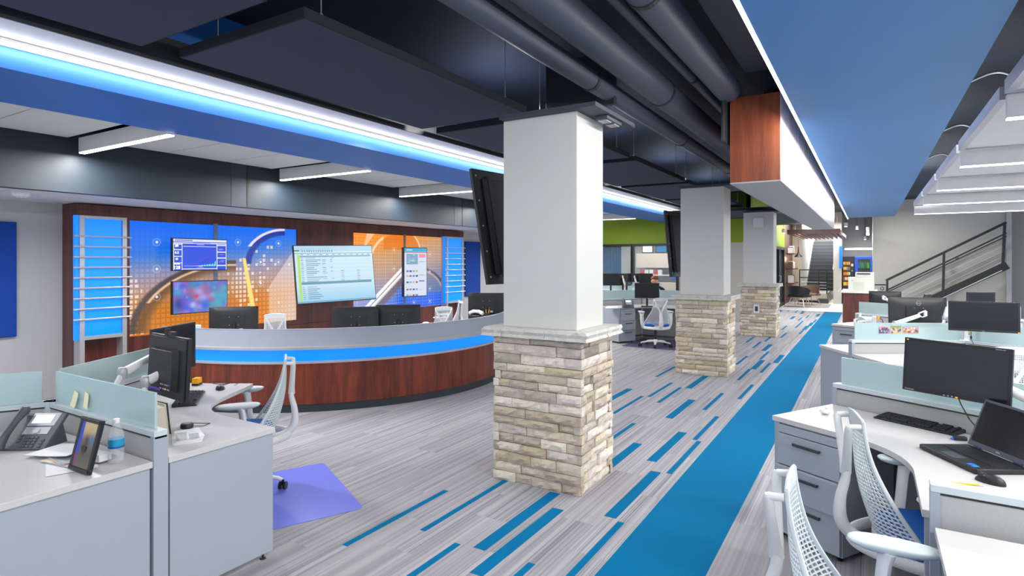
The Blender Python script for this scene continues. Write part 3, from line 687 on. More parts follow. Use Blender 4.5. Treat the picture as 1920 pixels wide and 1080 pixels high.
def dash_screen(u, v):
    c = [0*u+14, 0*u+72, 0*u+222]
    c = rect(c, u, v, 0, 1, .92, 1, (225,228,245)); c = rect(c, u, v, .03, .35, .945, .975, (40,60,190)); c = rect(c, u, v, 0, 1, .86, .89, (230,232,248)); c = rect(c, u, v, .36, .68, .872, .884, (20,60,200))
    for a in (0, .148, .802, .985): c = rect(c, u, v, a, a+.015, 0, .87, (230,232,250))
    c = rect(c, u, v, .15, .81, .02, .045, (230,232,250)); c = rect(c, u, v, .18, .79, .755, .775, (235,236,250)); c = rect(c, u, v, .42, .56, .82, .835, (200,205,240))
    for b_ in (.82, .64, .43, .22): c = rect(c, u, v, 0, .155, b_, b_+.025, (230,232,250))
    for b_ in (.80, .57, .37, .12): c = rect(c, u, v, .81, 1, b_, b_+.04, (225,228,250))
    for a, b_ in ((.84,.69),(.84,.66),(.86,.50),(.87,.30),(.85,.26)): c = rect(c, u, v, a, a+.09, b_, b_+.012, (205,170,230))
    curve = .19+.0*u+np.where(u > .4, ((np.clip(u, .4, .8)-.4)/.4)**1.15*.5, 0)+.02*np.sin(u*70)+np.where(u > .7, .05*np.sin(u*110), 0)
    c = mixc(c, (150,60,190), np.where((u > .19) & (u < .78), band(v, curve, .006, .008), 0))
    hh = np.where(u > .4, (u-.4)*.12, 0)*(1+.9*np.sin(np.floor(u*60)*2.1))+np.where(u > .765, .07, 0)+.008
    c = mixc(c, (110,250,190), np.where((u > .19) & (u < .785) & (v > .13) & (v < .13+hh), 1.0, 0)); c = rect(c, u, v, .19, .78, .125, .132, (220,225,250))
    c = rect(c, u, v, .42, .56, .07, .08, (220,120,200)); c = rect(c, u, v, .46, .53, .1, .11, (220,235,250))
    return c
def blur_screen(u, v):
    r_ = np.random.default_rng(4); c = [0*u+70, 0*u+105, 0*u+205]
    for _ in range(130):
        a, b_ = r_.uniform(0, 1, 2); s = r_.uniform(.015, .10); k = r_.integers(0, 7)
        col = [(40,70,220),(120,90,215),(200,80,160),(60,165,215),(190,190,245),(225,60,120),(60,150,170)][k]
        if a > .6 and r_.random() < .6: col = (70,170,190)
        c = mixc(c, col, .6*np.exp(-((u-a)**2/(s*s)+(v-b_)**2/(s*s*2.2))))
    c = mixc(c, (215,40,90), .9*np.exp(-((u-.40)**2/.004+(v-.52)**2/.006))); c = mixc(c, (20,30,120), .75*np.exp(-((u-.1)**2/.006+(v-.3)**2/.03))); c = mixc(c, (190,130,190), .8*np.exp(-((u-.2)**2/.002+(v-.72)**2/.008)))
    c = mixc(c, (110,60,200), .7*np.exp(-((u-.17)**2/.003+(v-.4)**2/.01))); c = mixc(c, (225,225,250), .7*np.exp(-((u-.35)**2/.004+(v-.25)**2/.012)))
    return c
def sheet_screen(u, v):
    c = grad([(0,(150,205,235)),(.3,(196,226,244)),(1,(205,232,240))], v)
    r_ = np.random.default_rng(8)
    c = rect(c, u, v, 0, 1, .90, 1, (180,214,236)); c = rect(c, u, v, 0, .06, .905, .925, (0,140,60)); c = rect(c, u, v, 0, 1, .86, .875, (130,170,190)); c = rect(c, u, v, .03, .06, .03, .84, (178,222,110))
    for k in range(14): c = rect(c, u, v, .09+k*.028, .105+k*.028, .89, .925, (120,165,200))
    for k in range(16): c = rect(c, u, v, .05+k*.026, .065+k*.026, .94, .95, (140,180,210))
    for k in range(12): c = rect(c, u, v, .07+k*.078, .105+k*.078, .838, .85, (110,150,175))
    c = rect(c, u, v, .06, .97, .80, .825, (120,165,190)); c = rect(c, u, v, .06, .96, .32, .365, (100,150,175))
    for k in range(22):
        b_ = .78-k*.034
        if .30 < b_ < .36: continue
        c = rect(c, u, v, .07, .10, b_, b_+.010, (120,150,175)); c = rect(c, u, v, .13, .13+r_.uniform(.08, .2), b_, b_+.011, (110,140,170))
        if r_.random() < .5 and b_ > .35: c = rect(c, u, v, .33, .33+r_.uniform(.03, .07), b_, b_+.010, (120,150,175))
        if r_.random() < .4 and b_ > .35: c = rect(c, u, v, .43, .43+r_.uniform(.02, .06), b_, b_+.010, (120,150,175))
        if .35 < b_ < .55: c = rect(c, u, v, .56, .60, b_, b_+.010, (130,160,185)); c = rect(c, u, v, .77, .81, b_, b_+.010, (130,160,185))
        c = rect(c, u, v, .06, .96, b_-.008, b_-.006, (175,208,225))
    c = rect(c, u, v, 0, 1, .0, .03, (120,170,205)); c = rect(c, u, v, .8, .87, .0, .012, (235,130,60))
    return c
def tall_screen(u, v):
    c = [0*u+214, 0*u+222, 0*u+240]
    c = rect(c, u, v, 0, 1, .92, 1, (60,170,215)); c = rect(c, u, v, .1, .35, .95, .97, (220,240,250)); c = rect(c, u, v, 0, 1, .9, .915, (215,70,80))
    c = rect(c, u, v, .08, .6, .66, .88, (120,165,190)); r_ = np.random.default_rng(2)
    for _ in range(14): b_ = r_.uniform(.67, .87); a = r_.uniform(.1, .45); c = rect(c, u, v, a, a+.12, b_, b_+.006, (210,225,235))
    c = rect(c, u, v, .65, .95, .8, .88, (235,150,160)); c = rect(c, u, v, .65, .95, .71, .72, (60,160,170))
    for row, b_ in enumerate((.5, .4, .27, .12, 0)):
        for k in range(4):
            if row == 4 and k in (0, 3): pass
            c = rect(c, u, v, .08+k*.14, .18+k*.14, b_, b_+.035, [(70,130,180),(50,70,110),(120,160,190),(200,190,60),(180,60,90)][(row*3+k) % 5])
    c = rect(c, u, v, .66, .9, .43, .44, (90,140,160)); c = rect(c, u, v, .66, .9, .3, .32, (70,110,160)); c = rect(c, u, v, .66, .8, .12, .13, (80,220,120))
    return c
FX = -8.02
def wallscreen(name, label, quad_px, xx, screen, **k):
    """quad_px: left edge x, right edge x, top/bottom at both ends -> size and place on the plane x=xx"""
    (xl, ylt, ylb), (xr, yrt, yrb) = quad_px
    a, b_ = U(xl, ylt, x=xx), U(xl, ylb, x=xx); c, d = U(xr, yrt, x=xx), U(xr, yrb, x=xx)
    w = (c-a).length; h = ((a.z-b_.z)+(c.z-d.z))/2; ctr = (a+b_+c+d)/4
    return tv(name, label, 'screen', w, h, ctr, PI/2, screen=screen, **k)
t = wallscreen('wall_screen', 'upper of two stacked wall screens, blue dashboard with the number 128', ((323,446,508),(426,449,507)), FX, dash_screen)
SW = abs(t.children[0].dimensions.x) if False else None
wd = (U(426,449,x=FX)-U(323,446,x=FX)).length; hd = U(323,446,x=FX).z-U(323,508,x=FX).z
for s_, zz, sz in (('89',.26,.075),('6.2',.06,.075),('41',-.14,.07),('128',-.40,.10),('Deaths',-.285,.05)):
    text('screen_text', s_, sz*.86*hd/.64, M['white_em'], t, T(-wd*.425, -.004, zz*hd))
wallscreen('wall_screen', 'lower of two stacked wall screens, blurred blue and purple crowd picture', ((323,527,589),(427,525,584)), FX, blur_screen)
# big tilted screen
a, b_, c, d = U(559,460,d=9.75), U(547,573,d=9.35), U(707,461,d=10.5), U(696,559,d=10.5)
ctr = (a+b_+c+d)/4; ex = ((c+d)-(a+b_)); ez = ((a+c)-(b_+d)); ew = ex.length/2; eh = ez.length/2
ex.normalize(); ez = (ez-ex*ez.dot(ex)).normalized(); ey = ez.cross(ex)
big = tv('wall_screen', 'large tilted wall screen showing a pale blue spreadsheet', 'screen', ew, eh, ctr, 0, screen=sheet_screen, nx=420, ny=250)
big.rotation_euler = Matrix((ex, ey, ez)).transposed().to_euler()
MB().cyl((0,.09,0), (.05,.42,0), .03).build('bracket_arm', M['frame_blk'], big)
# tall narrow screen with a deep black side
a, c = U(762,464,x=-7.95), U(796,464,x=-7.95); zt, zb = U(779,464,x=-7.95).z, U(779,556,x=-7.95).z
t = thing('wall_screen', 'tall narrow portrait screen with a web page, right of the big tilted screen', 'screen', ((a+c)/2).xy.to_3d()+Vector((0,0,(zt+zb)/2)), D2R(90-18))
w = (c-a).length*.98; h = zt-zb
MB().box(-w/2, w/2, 0, .09, -h/2, h/2).build('casing', M['navyp'], t, bevel=.008)
paint('screen', w-.03, h-.03, 90, 220, tall_screen, t, T(0,-.002,0), M['lit']); MB().box(-.1, .1, .09, .2, -.1, .1).build('wall_mount', M['frame_blk'], t)

# ================================================================== CURVED RECEPTION DESK
PTS = [(-5.5,4.27),(-4.88,4.95),(-4.47,6.79)]
def circ(p, q, r):
    ax, ay = p; bx, by = q; cx, cy = r
    d = 2*(ax*(by-cy)+bx*(cy-ay)+cx*(ay-by))
    ux = ((ax*ax+ay*ay)*(by-cy)+(bx*bx+by*by)*(cy-ay)+(cx*cx+cy*cy)*(ay-by))/d
    uy = ((ax*ax+ay*ay)*(cx-bx)+(bx*bx+by*by)*(ax-cx)+(cx*cx+cy*cy)*(bx-ax))/d
    return ux, uy, math.hypot(ax-ux, ay-uy)
RX, RY, RR = circ(*PTS)
a0 = math.atan2(3.72-RY, -7.0-RX); a1 = math.atan2(7.6-RY, -4.55-RX)
if a1 < a0: a1 += 2*PI
def arc(mb, r0, r1, z0, z1, b0=None, b1=None, n=72):
    b0 = a0 if b0 is None else b0; b1 = a1 if b1 is None else b1
    P = [(RX+r1*math.cos(b0+(b1-b0)*i/n), RY+r1*math.sin(b0+(b1-b0)*i/n)) for i in range(n+1)]
    Q = [(RX+r0*math.cos(b0+(b1-b0)*i/n), RY+r0*math.sin(b0+(b1-b0)*i/n)) for i in range(n+1)]
    vs = [(p[0],p[1],z) for z in (z0, z1) for p in P]+[(p[0],p[1],z) for z in (z0, z1) for p in Q]; N = n+1; fs = []
    for i in range(n):
        fs += [(i,i+1,N+i+1,N+i),(2*N+i,3*N+i,3*N+i+1,2*N+i+1),(N+i,N+i+1,3*N+i+1,3*N+i),(i,2*N+i,2*N+i+1,i+1)]
    fs += [(0,N,3*N,2*N),(n,2*N+n,3*N+n,N+n)]
    return mb.add(vs, fs)
t = thing('reception_desk', 'long curved cherry wood desk with a glowing blue band, before the feature wall', 'desk', (RX, RY, 0))
for r0, r1, z0, z1, nm, m in ((RR-.06, RR-.02, 0, .09, 'toe_kick', M['dark_base']), (RR-.04, RR, .09, .545, 'wood_front', M['wood']), (RR-.05, RR+.01, .545, .57, 'lower_trim', M['alu']),
        (RR-.06, RR-.025, .57, .70, 'blue_light_band', M['blue_led']), (RR-.75, RR-.01, .70, .735, 'worktop', M['laminate']), (RR-.03, RR+.012, .70, .728, 'upper_trim', M['alu']), (RR-.03, RR-.012, .735, .925, 'glass_screen', M['frost_grey']), (RR-.033, RR-.009, .925, .931, 'glass_edge', M['metal_trim'])):
    arc(MB(), r0, r1, z0, z1).build(nm, m, t, world=True, smooth=True)
arc(MB(), RR-.7, RR-.06, 0, .70, a0, a0+.03, 3).build('end_panel', M['wood'], t, world=True); arc(MB(), RR-.7, RR-.06, 0, .70, a1-.03, a1, 3).build('end_panel', M['wood'], t, world=True)

# ================================================================== OFFICE KIT
def V2(a, l=1.0): return Vector((math.cos(D2R(a))*l, math.sin(D2R(a))*l, 0))
ARM = 1.16
def partition(hub, ang, label, L=ARM, glass=True, zl=.874, group='low fabric partitions', zg=1.05, ends=True, g0=.05, fab_lo=.06, glass_m=None):
    """low panel from the hub outward along local +X"""
    t = thing('partition_panel', label, 'partition', (hub[0], hub[1], 0), D2R(ang), group)
    MB().box(.03, L-.03, -.024, .024, fab_lo, zl-.035).build('fabric_panel', M['fabric'], t)
    MB().box(.0, L, -.032, .032, zl-.028, zl).build('top_rail', M['steel_lt'], t, bevel=.003)
    MB().box(.0, L, -.028, .028, zl-.036, zl-.028).build('rail_reveal', M['blackp'], t)
    MB().box(L-.03, L, -.034, .034, .0, zl-.028).build('end_post', M['steel'], t)
    MB().box(.03, L-.03, -.022, .022, 0.01, fab_lo).build('base_strip', M['steel_dk'], t)
    if glass: MB().box(g0, L-.045, -.006, .006, zl-.004, zg).build('glass_screen', glass_m or M['frost'], t)
    return t
def fillet_pts(c, r, depth, a_from, a_to, n=14): pass
def desk(hub, phi, label, L=ARM, depth=.60, end_a=True, end_b=True, group='grey corner desks', r=.55, mirror=False):
    """boomerang worktop between the arms at phi and phi+120"""
    t = thing('corner_desk', label, 'desk', (hub[0], hub[1], 0), D2R(phi), group)
    o = .037; w = o+depth
    def P(base, off, ang, side):   # along arm, offset to the inside
        a = D2R(ang); return (base*math.cos(a)-side*off*math.sin(a), base*math.sin(a)+side*off*math.cos(a))
    cb = o/math.sin(D2R(60)); pts = [(cb*.5, cb*.866), P(L, o, 0, 1), P(L, w, 0, 1)]
    # inner edge with a rounded corner
    k = w/math.sin(D2R(60)); tl_ = r*math.tan(D2R(30)); C = (k*.5, k*.866); dc = k+r/math.cos(D2R(30)); cc = (dc*.5, dc*.866)
    # arc from tangent on arm a to tangent on arm b (angles as seen from the arc centre)
    for i in range(17):
        a = D2R(-90-60*i/16); pts.append((cc[0]+r*math.cos(a), cc[1]+r*math.sin(a)))
    pts += [P(L, w, 120, -1), P(L, o, 120, -1)]
    MB().prism(pts, .705, .735).build('worktop', M['laminate'], t, bevel=.002)
    for e, ang, sd in ((end_a, 0, 1), (end_b, 120, -1)):
        if not e: continue
        q = [P(L-.045, o+.01, ang, sd), P(L-.01, o+.01, ang, sd), P(L-.01, w-.01, ang, sd), P(L-.045, w-.01, ang, sd)]
        if sd < 0: q = q[::-1]
        MB().prism(q, .035, .703).build('end_panel', M['steel'], t)
        for off in (o+.06, w-.06):
            p = P(L-.03, off, ang, sd); MB().lathe([(.018,0),(.016,.006),(.006,.008),(.006,.035)], 10, T(p[0], p[1], 0)).build('levelling_foot', M['blackp'], t)
    return t
def pedestal(loc, rz, label, w=.39, dp=.52, group='drawer pedestals'):
    """front faces local -Y, origin at front centre on the floor"""
    t = thing('drawer_pedestal', label, 'cabinet', loc, rz, group)
    MB().box(-w/2, w/2, .02, dp, .035, .70).build('body', M['steel'], t)
    MB().box(-w/2+.005, w/2-.005, .0, .02, .648, .695).build('top_rail', M['steel'], t)
    MB().lathe([(.009,0),(.009,.004)], 12, T(w*.3, 0, .672, 0, PI/2)).build('lock', M['silver'], t)
    for z0, z1, out in ((.458, .642, 0), (.268, .452, -.02), (.045, .262, 0)):
        d = MB().box(-w/2+.004, w/2-.004, out-.004, .02, z0, z1).build('drawer', M['steel'], t, bevel=.002)
        zz = z1-.045; MB().box(-.085, .085, out-.022, out-.016, zz-.008, zz+.008).box(-.085, -.075, out-.018, out, zz-.006, zz+.006).box(.075, .085, out-.018, out, zz-.006, zz+.006).build('handle', M['handle'], d)
    for sx in (-1, 1):
        MB().lathe([(.016,0),(.016,.01),(.006,.012),(.006,.036)], 8, T(sx*(w/2-.04), .06, 0)).build('levelling_foot', M['blackp'], t)
    return t

# ---- mesh-back task chair, user faces local +Y
def chair_back_fn():
    def sm(x): x = max(0, min(1, x)); return x*x*(3-2*x)
    def f(s, v):
        hw = .130+.125*(1-sm((v-.02)/.72))
        z = .415+.545*v
        y = -(.225+.085*v+.035*math.sin(v*PI))
        y += (s*s)*(.15*(1-v)**1.3+.004)
        return (s*hw, y, z)
    return f
def make_chair(label, loc, rz, group='white mesh task chairs'):
    t = thing('task_chair', label, 'chair', loc, rz, group)
    # base
    b = MB().lathe([(.045,.075),(.05,.10),(.035,.13),(.03,.14)], 16).build('base_hub', M['whitep'], t, smooth=True)
    for k in range(5):
        a = D2R(90+72*k+18); c, s = math.cos(a), math.sin(a)
        MB().tube([(c*.03,s*.03,.105),(c*.16,s*.16,.10),(c*.27,s*.27,.083),(c*.30,s*.30,.070)], [.026,.021,.017,.014], 8, flat=(1.1,.8)).build('base_leg', M['whitep'], t, smooth=True)
        q = MB(); X, Y = c*.305, s*.305; an = a+1.1+k
        for sd in (-1, 1):
            q.cyl((X+math.cos(an)*sd*.008, Y+math.sin(an)*sd*.008, .029), (X+math.cos(an)*sd*.026, Y+math.sin(an)*sd*.026, .029), .029, seg=16)
        q.cyl((X, Y, .03), (X, Y, .072), .010, seg=8).build('caster', M['blackp'], t, smooth=True)
    MB().cyl((0,0,.13), (0,0,.33), .026).cyl((0,0,.33), (0,0,.375), .018).build('gas_lift', M['blackp'], t, smooth=True)
    MB().rbox(-.09, .09, -.16, .12, .345, .395, .03).build('tilt_mechanism', M['whitep'], t, bevel=.006)
    # seat
    def seat(u, v):
        a = u*2*PI; rad = math.sin(v*PI/2)
        n = 3.4; ca, sa = math.cos(a), math.sin(a)
        r = (abs(ca)**n+abs(sa)**n)**(-1/n)
        x = .245*r*ca*rad; y = .235*r*sa*rad+.02
        return (x, y, .475-.012*rad**8*2-.006*(1-rad)+(-.02 if y > .2 else 0)*rad)
    g = MB().grid(seat, 36, 8)
    def side(u, v):
        p = seat(u, 1); return (p[0]*(1+.02*math.sin(v*PI)), .02+(p[1]-.02)*(1+.02*math.sin(v*PI)), p[2]-v*.05)
    g.grid(side, 36, 4); g.build('seat', M['blue_seat'], t, smooth=True)
    pts = []
    for k in range(36):
        p = seat(k/36, 1); pts.append((p[0]*.97, .02+(p[1]-.02)*.97))
    MB().prism(pts, .392, .412).build('seat_pan', M['whitep'], t, bevel=.005)
    # arms
    for s in (-1, 1):
        MB().tube([(s*.14,-.03,.385),(s*.235,-.04,.39),(s*.268,-.05,.43),(s*.280,-.04,.52),(s*.283,-.03,.62),(s*.283,-.02,.672)], [.022,.024,.028,.028,.029,.036], 12, flat=(.75,1.5), sm=4).build('arm_post', M['whitep'], t, smooth=True)
        q = MB(); prof = [(-.024,.45),(-.018,.74),(-.008,.93),(.002,1.0),(.008,.99),(.012,.94),(.014,.85)]
        def padf(u, v): 
            i = v*(len(prof)-1); k0 = min(int(i), len(prof)-2); fz = i-k0; z = prof[k0][0]*(1-fz)+prof[k0+1][0]*fz; g_ = prof[k0][1]*(1-fz)+prof[k0+1][1]*fz; a = u*2*PI
            ca, sa = math.cos(a), math.sin(a); rr_ = (abs(ca)**2.6+abs(sa)**2.6)**(-1/2.6); return (s*.287+.052*rr_*ca*g_*(1-.12*sa), .145*rr_*sa*g_, .684+z)
        q.grid(padf, 32, 12); q.prism([padf(k/32, 1)[:2] for k in range(32)], .6975, .6982); q.prism([padf(k/32, 0)[:2] for k in range(32)], .660, .6605)
        q.build('arm_pad', M['pad'], t, smooth=True)
        MB().lathe([(.014,0),(.014,.006)], 14, T(s*.303, -.035, .60, 0, 0, s*PI/2)).build('arm_button', M['silver'], t)
    # back: woven lattice made of crossing strands
    f = chair_back_fn(); lat = MB(); th = .0021
    def strand(P, w):
        pts = [Vector(f(*p)) for p in P]; n = len(pts); vs = []
        for i, p in enumerate(pts):
            tg = (pts[min(i+1, n-1)]-pts[max(0, i-1)]).normalized(); s_, v_ = P[i]
            e = .01; nr = (Vector(f(s_+e, v_))-Vector(f(s_-e, v_))).cross(Vector(f(s_, min(1, v_+e)))-Vector(f(s_, max(0, v_-e)))).normalized()
            a = tg.cross(nr).normalized()*w; vs += [p-a-nr*th, p+a-nr*th, p+a+nr*th, p-a+nr*th]
        fs = [(4*i+k, 4*i+(k+1) % 4, 4*i+4+(k+1) % 4, 4*i+4+k) for i in range(n-1) for k in range(4)]
        lat.add(vs, fs)
    NV, NH = 19, 30
    for i in range(1, NV): strand([(-1+2*i/NV, k/22*.93) for k in range(23)], .0026)
    for j in range(1, NH): strand([(-1+2*k/16, j/NH*.93-.035*(1-(-1+2*k/16)**2)*(1-j/NH)) for k in range(17)], .0024)
    lat.build('back_mesh', M['mesh_white'], t)
    fr = MB()
    for s in (-1, 1):
        P = [Vector(f(s, k/20)) for k in range(21)]; fr.tube(P, [.010-.003*k/20 for k in range(21)], 8, flat=(.9,1.1))
    fr.tube([Vector(f(-1+2*k/14, 0))+Vector((0,0,-.006)) for k in range(15)], .012, 8, flat=(1,1.6))
    # solid top band
    def top(u, v): p = f(-1+2*u, .915+.085*v); return (p[0], p[1]-.006, p[2]+.012*math.sin(u*PI)*v)
    def top2(u, v): p = f(-1+2*u, .915+.085*v); return (p[0], p[1]+.004, p[2]+.012*math.sin(u*PI)*v)
    fr.grid(top, 12, 3); fr.grid(top2, 12, 3); fr.tube([Vector(top(k/12, 1))+Vector((0,.005,0)) for k in range(13)], .007, 8)
    fr.build('back_rim', M['mesh_white'], t, smooth=True)
    tw = MB()
    tw.tube([(0,-.13,.375),(0,-.25,.375),(0,-.325,.40),(0,-.370,.46),(0,-.372,.56),(0,-.350,.66),(0,-.350,.71)], [.026,.032,.040,.042,.034,.028,.025], 14, flat=(1.0,.7), sm=5)
    for s in (-1, 1):
        tw.tube([(0,-.350,.685),(s*.03,-.352,.745),(s*.078,-.358,.835),(s*.116,-.362,.915),(s*.122,-.358,.935)], [.025,.021,.018,.017,.015], 12, flat=(1.0,.75), sm=5)
        tw.tube([(s*.120,-.362,.93),(s*.124,-.312,.935)], .013, 10)
    tw.build('back_frame', M['whitep'], t, smooth=True)
    yk = MB(); yk.tube([(-.255+.51*k/16, -.10-.235*math.cos((k/8-1)*PI/2)**.8 if abs(k/8-1) < 1 else -.10, .385) for k in range(17)], .020, 10, flat=(.8,1.4))
    yk.build('back_yoke', M['whitep'], t, smooth=True)
    return t

def monitor(label, loc, rz, w=.545, h=.33, curved_back=True, roll=0, tilt=0, arm=None, stand=None, group='black monitors', logo=None, led=True, back_style=0):
    """origin at screen centre, screen faces local -Y"""
    t = thing('monitor', label, 'monitor', loc, rz, group); t.rotation_euler = (tilt, roll, rz)
    bz = .016
    MB().box(-w/2, w/2, .0, .022, -h/2, h/2).build('bezel', M['blackp'], t, bevel=.003)
    MB().box(-w/2+bz, w/2-bz, -.0015, .001, -h/2+bz*1.3, h/2-bz).build('screen', M['black_gl'], t)
    b = MB()
    if back_style == 0:
        def bk(u, v):
            x = (-1+2*u); zz = (-1+2*v); e = max(abs(x), abs(zz))
            return (x*(w/2-.004)*(1-.0*e), .022+.028*(1-e**4), zz*(h/2-.004))
        b.grid(bk, 16, 12)
        b.box(-w*.22, w*.22, .04, .058, -h*.28, h*.2); b.build('back_cover', M['blackp'], t, smooth=True)
    else:
        b.box(-w/2+.01, w/2-.01, .02, .032, -h/2+.01, h/2-.01)
        pr = [(-w*.33, -h*.36), (w*.33, -h*.36), (w*.33, h*.30), (-w*.33, h*.30)]
        b.add([(p[0], .03, p[1]) for p in pr]+[(p[0]*.86, .062, p[1]*.9) for p in pr], [(0,1,2,3),(7,6,5,4),(0,4,5,1),(1,5,6,2),(2,6,7,3),(3,7,4,0)]); b.build('back_cover', M['blackp'], t)
        g = MB().mat(M['silver'])
        for k in range(9): g.mat((M['silver'], M['yellow'], M['red'], M['white_shirt'])[k % 4]).box(-w*.26+k*.015, -w*.26+k*.015+.009, .060, .064, -h*.34, -h*.34+.009)
        for k in range(6): g.mat((M['bright_blue'], M['silver'], M['yellow'])[k % 3]).box(-w*.26+k*.021, -w*.26+k*.021+.014, .060, .064, -h*.27, -h*.27+.007)
        g.build('port_panel', None, t)
    g = MB()
    if back_style == 0:
        for sx in (-.05, .05):
            for sz in (-.05, .05): g.cyl((sx, .056, sz-.0), (sx, .0615, sz), .005, seg=8)
        g.build('mount_screw', M['silver'], t)
    if led: MB().box(w*.02, w*.02+.010, -.003, .0, -h/2+.004, -h/2+.010).build('power_light', M['orange_em'], t)
    if logo:
        l = MB().lathe([(.028,0),(.028,.002)], 24, T(0, .052, h*.30, 0, -PI/2)).build('logo_ring', M['silver'], t)
        MB().lathe([(.024,0),(.024,.0025)], 24, T(0, .0525, h*.30, 0, -PI/2)).build('logo_disc', M['blackp'], l)
        text('logo_text', logo, .021, M['silver'], l, T(0, .056, h*.30, PI))
    if stand:
        MB().cyl((0,.07,-h*.1), (0,.07,-stand+.02), .022, seg=12).build('stand_neck', M['blackp'], t); MB().rbox(-.12, .12, -.03, .16, -stand, -stand+.014, .03).build('stand_base', M['blackp'], t)
        MB().box(-.03, .03, .05, .075, -.05, .05).build('mount_plate', M['blackp'], t)
    return t
def monitor_arm(label, base, elbow, head, group='white monitor arms'):
    """clamp on the desk or rail, lower link, spring arm, head; world points"""
    t = thing('monitor_mount', label, 'monitor mount', base, 0, group); B, E_, H_ = Vector((0,0,0)), Vector(elbow)-Vector(base), Vector(head)-Vector(base)
    MB().lathe([(.035,0),(.035,.03),(.022,.035),(.02,max(.06, E_.z*.35))], 16).build('clamp_post', M['silver'], t, smooth=True)
    MB().tube([Vector((0,0,max(.05, E_.z*.3))), Vector((E_.x*.5, E_.y*.5, E_.z*.55)), E_], [.018,.017,.016], 10).build('lower_link', M['whitep'], t, smooth=True)
    MB().lathe([(.027,-.035),(.03,-.02),(.03,.02),(.02,.035)], 14, T(*E_)).build('elbow_joint', M['silver'], t, smooth=True)
    mid = E_.lerp(H_, .78); d = (H_-E_).normalized()
    MB().tube([E_, E_.lerp(H_, .1), mid], [.020,.028,.024], 14).build('spring_arm', M['whitep'], t, smooth=True)
    MB().tube([mid-d*.02, mid+Vector((0,0,.03)), H_+Vector((0,0,.035)), H_+Vector((0,0,.0))], .009, 8).tube([mid, mid.lerp(H_, .5)+Vector((0,0,-.03)), H_+Vector((0,0,-.035)), H_], .007, 8).lathe([(.02,-.03),(.02,.03)], 10, T(*H_)).build('head_joint', M['whitep'], t, smooth=True)
    return t
def keyboard(label, loc, rz, w=.44, d=.145):
    t = thing('keyboard', label, 'keyboard', loc, rz, 'black keyboards')
    MB().add([(-w/2,-d/2,0),(w/2,-d/2,0),(w/2,d/2,0),(-w/2,d/2,0),(-w/2,-d/2,.010),(w/2,-d/2,.010),(w/2,d/2,.022),(-w/2,d/2,.022)], [(0,3,2,1),(4,5,6,7),(0,1,5,4),(1,2,6,5),(2,3,7,6),(3,0,4,7)]).build('case', M['blackp'], t, bevel=.004)
    k = MB(); p = .0188; rows = 6
    for r in range(rows):
        y = -d/2+.020+r*.0205+(.006 if r == 5 else 0); n = int((w-.02)/p)
        for c in range(n):
            x = -w/2+.014+c*p+p/2
            if c in (15, 19): continue
            if r == 0 and 3 < c < 9:
                if c == 4: k.box(x-p*.4, x+p*4.4, y-.008, y+.008, .0, .0275-.0006*(5-r))
                continue
            zt = .010+.012*(y+d/2)/d+.006
            k.box(x-p*.42, x+p*.42, y-.008, y+.008, zt-.008, zt)
    o = k.build('keys', M['keyc'], t); o['kind'] = 'stuff'
    MB().box(-w*.2, w*.3, d/2-.016, d/2-.012, .0215, .0228).build('print_strip', mat('teal_print', (40,110,140), .5), t)
    return t
def mouse(label, loc, rz, cable=None):
    t = thing('computer_mouse', label, 'mouse', loc, rz, 'black mice')
    def f(u, v):
        a = u*2*PI; r = math.sin(v*PI/2); return (.031*math.cos(a)*r, .056*math.sin(a)*r, .004+.032*math.cos(v*PI/2)*(1-.25*math.sin(a)*r))
    g = MB().grid(f, 24, 8); g.prism([(.031*math.cos(2*PI*k/24), .056*math.sin(2*PI*k/24)) for k in range(24)], 0, .006); g.build('shell', M['blackp'], t, smooth=True)
    MB().box(-.003, .003, .018, .036, .02, .036).build('wheel', M['grey_key'], t, bevel=.001)
    if cable: MB().tube(cable, .0018, 6).build('cable', M['blackp'], t, smooth=True)
    return t
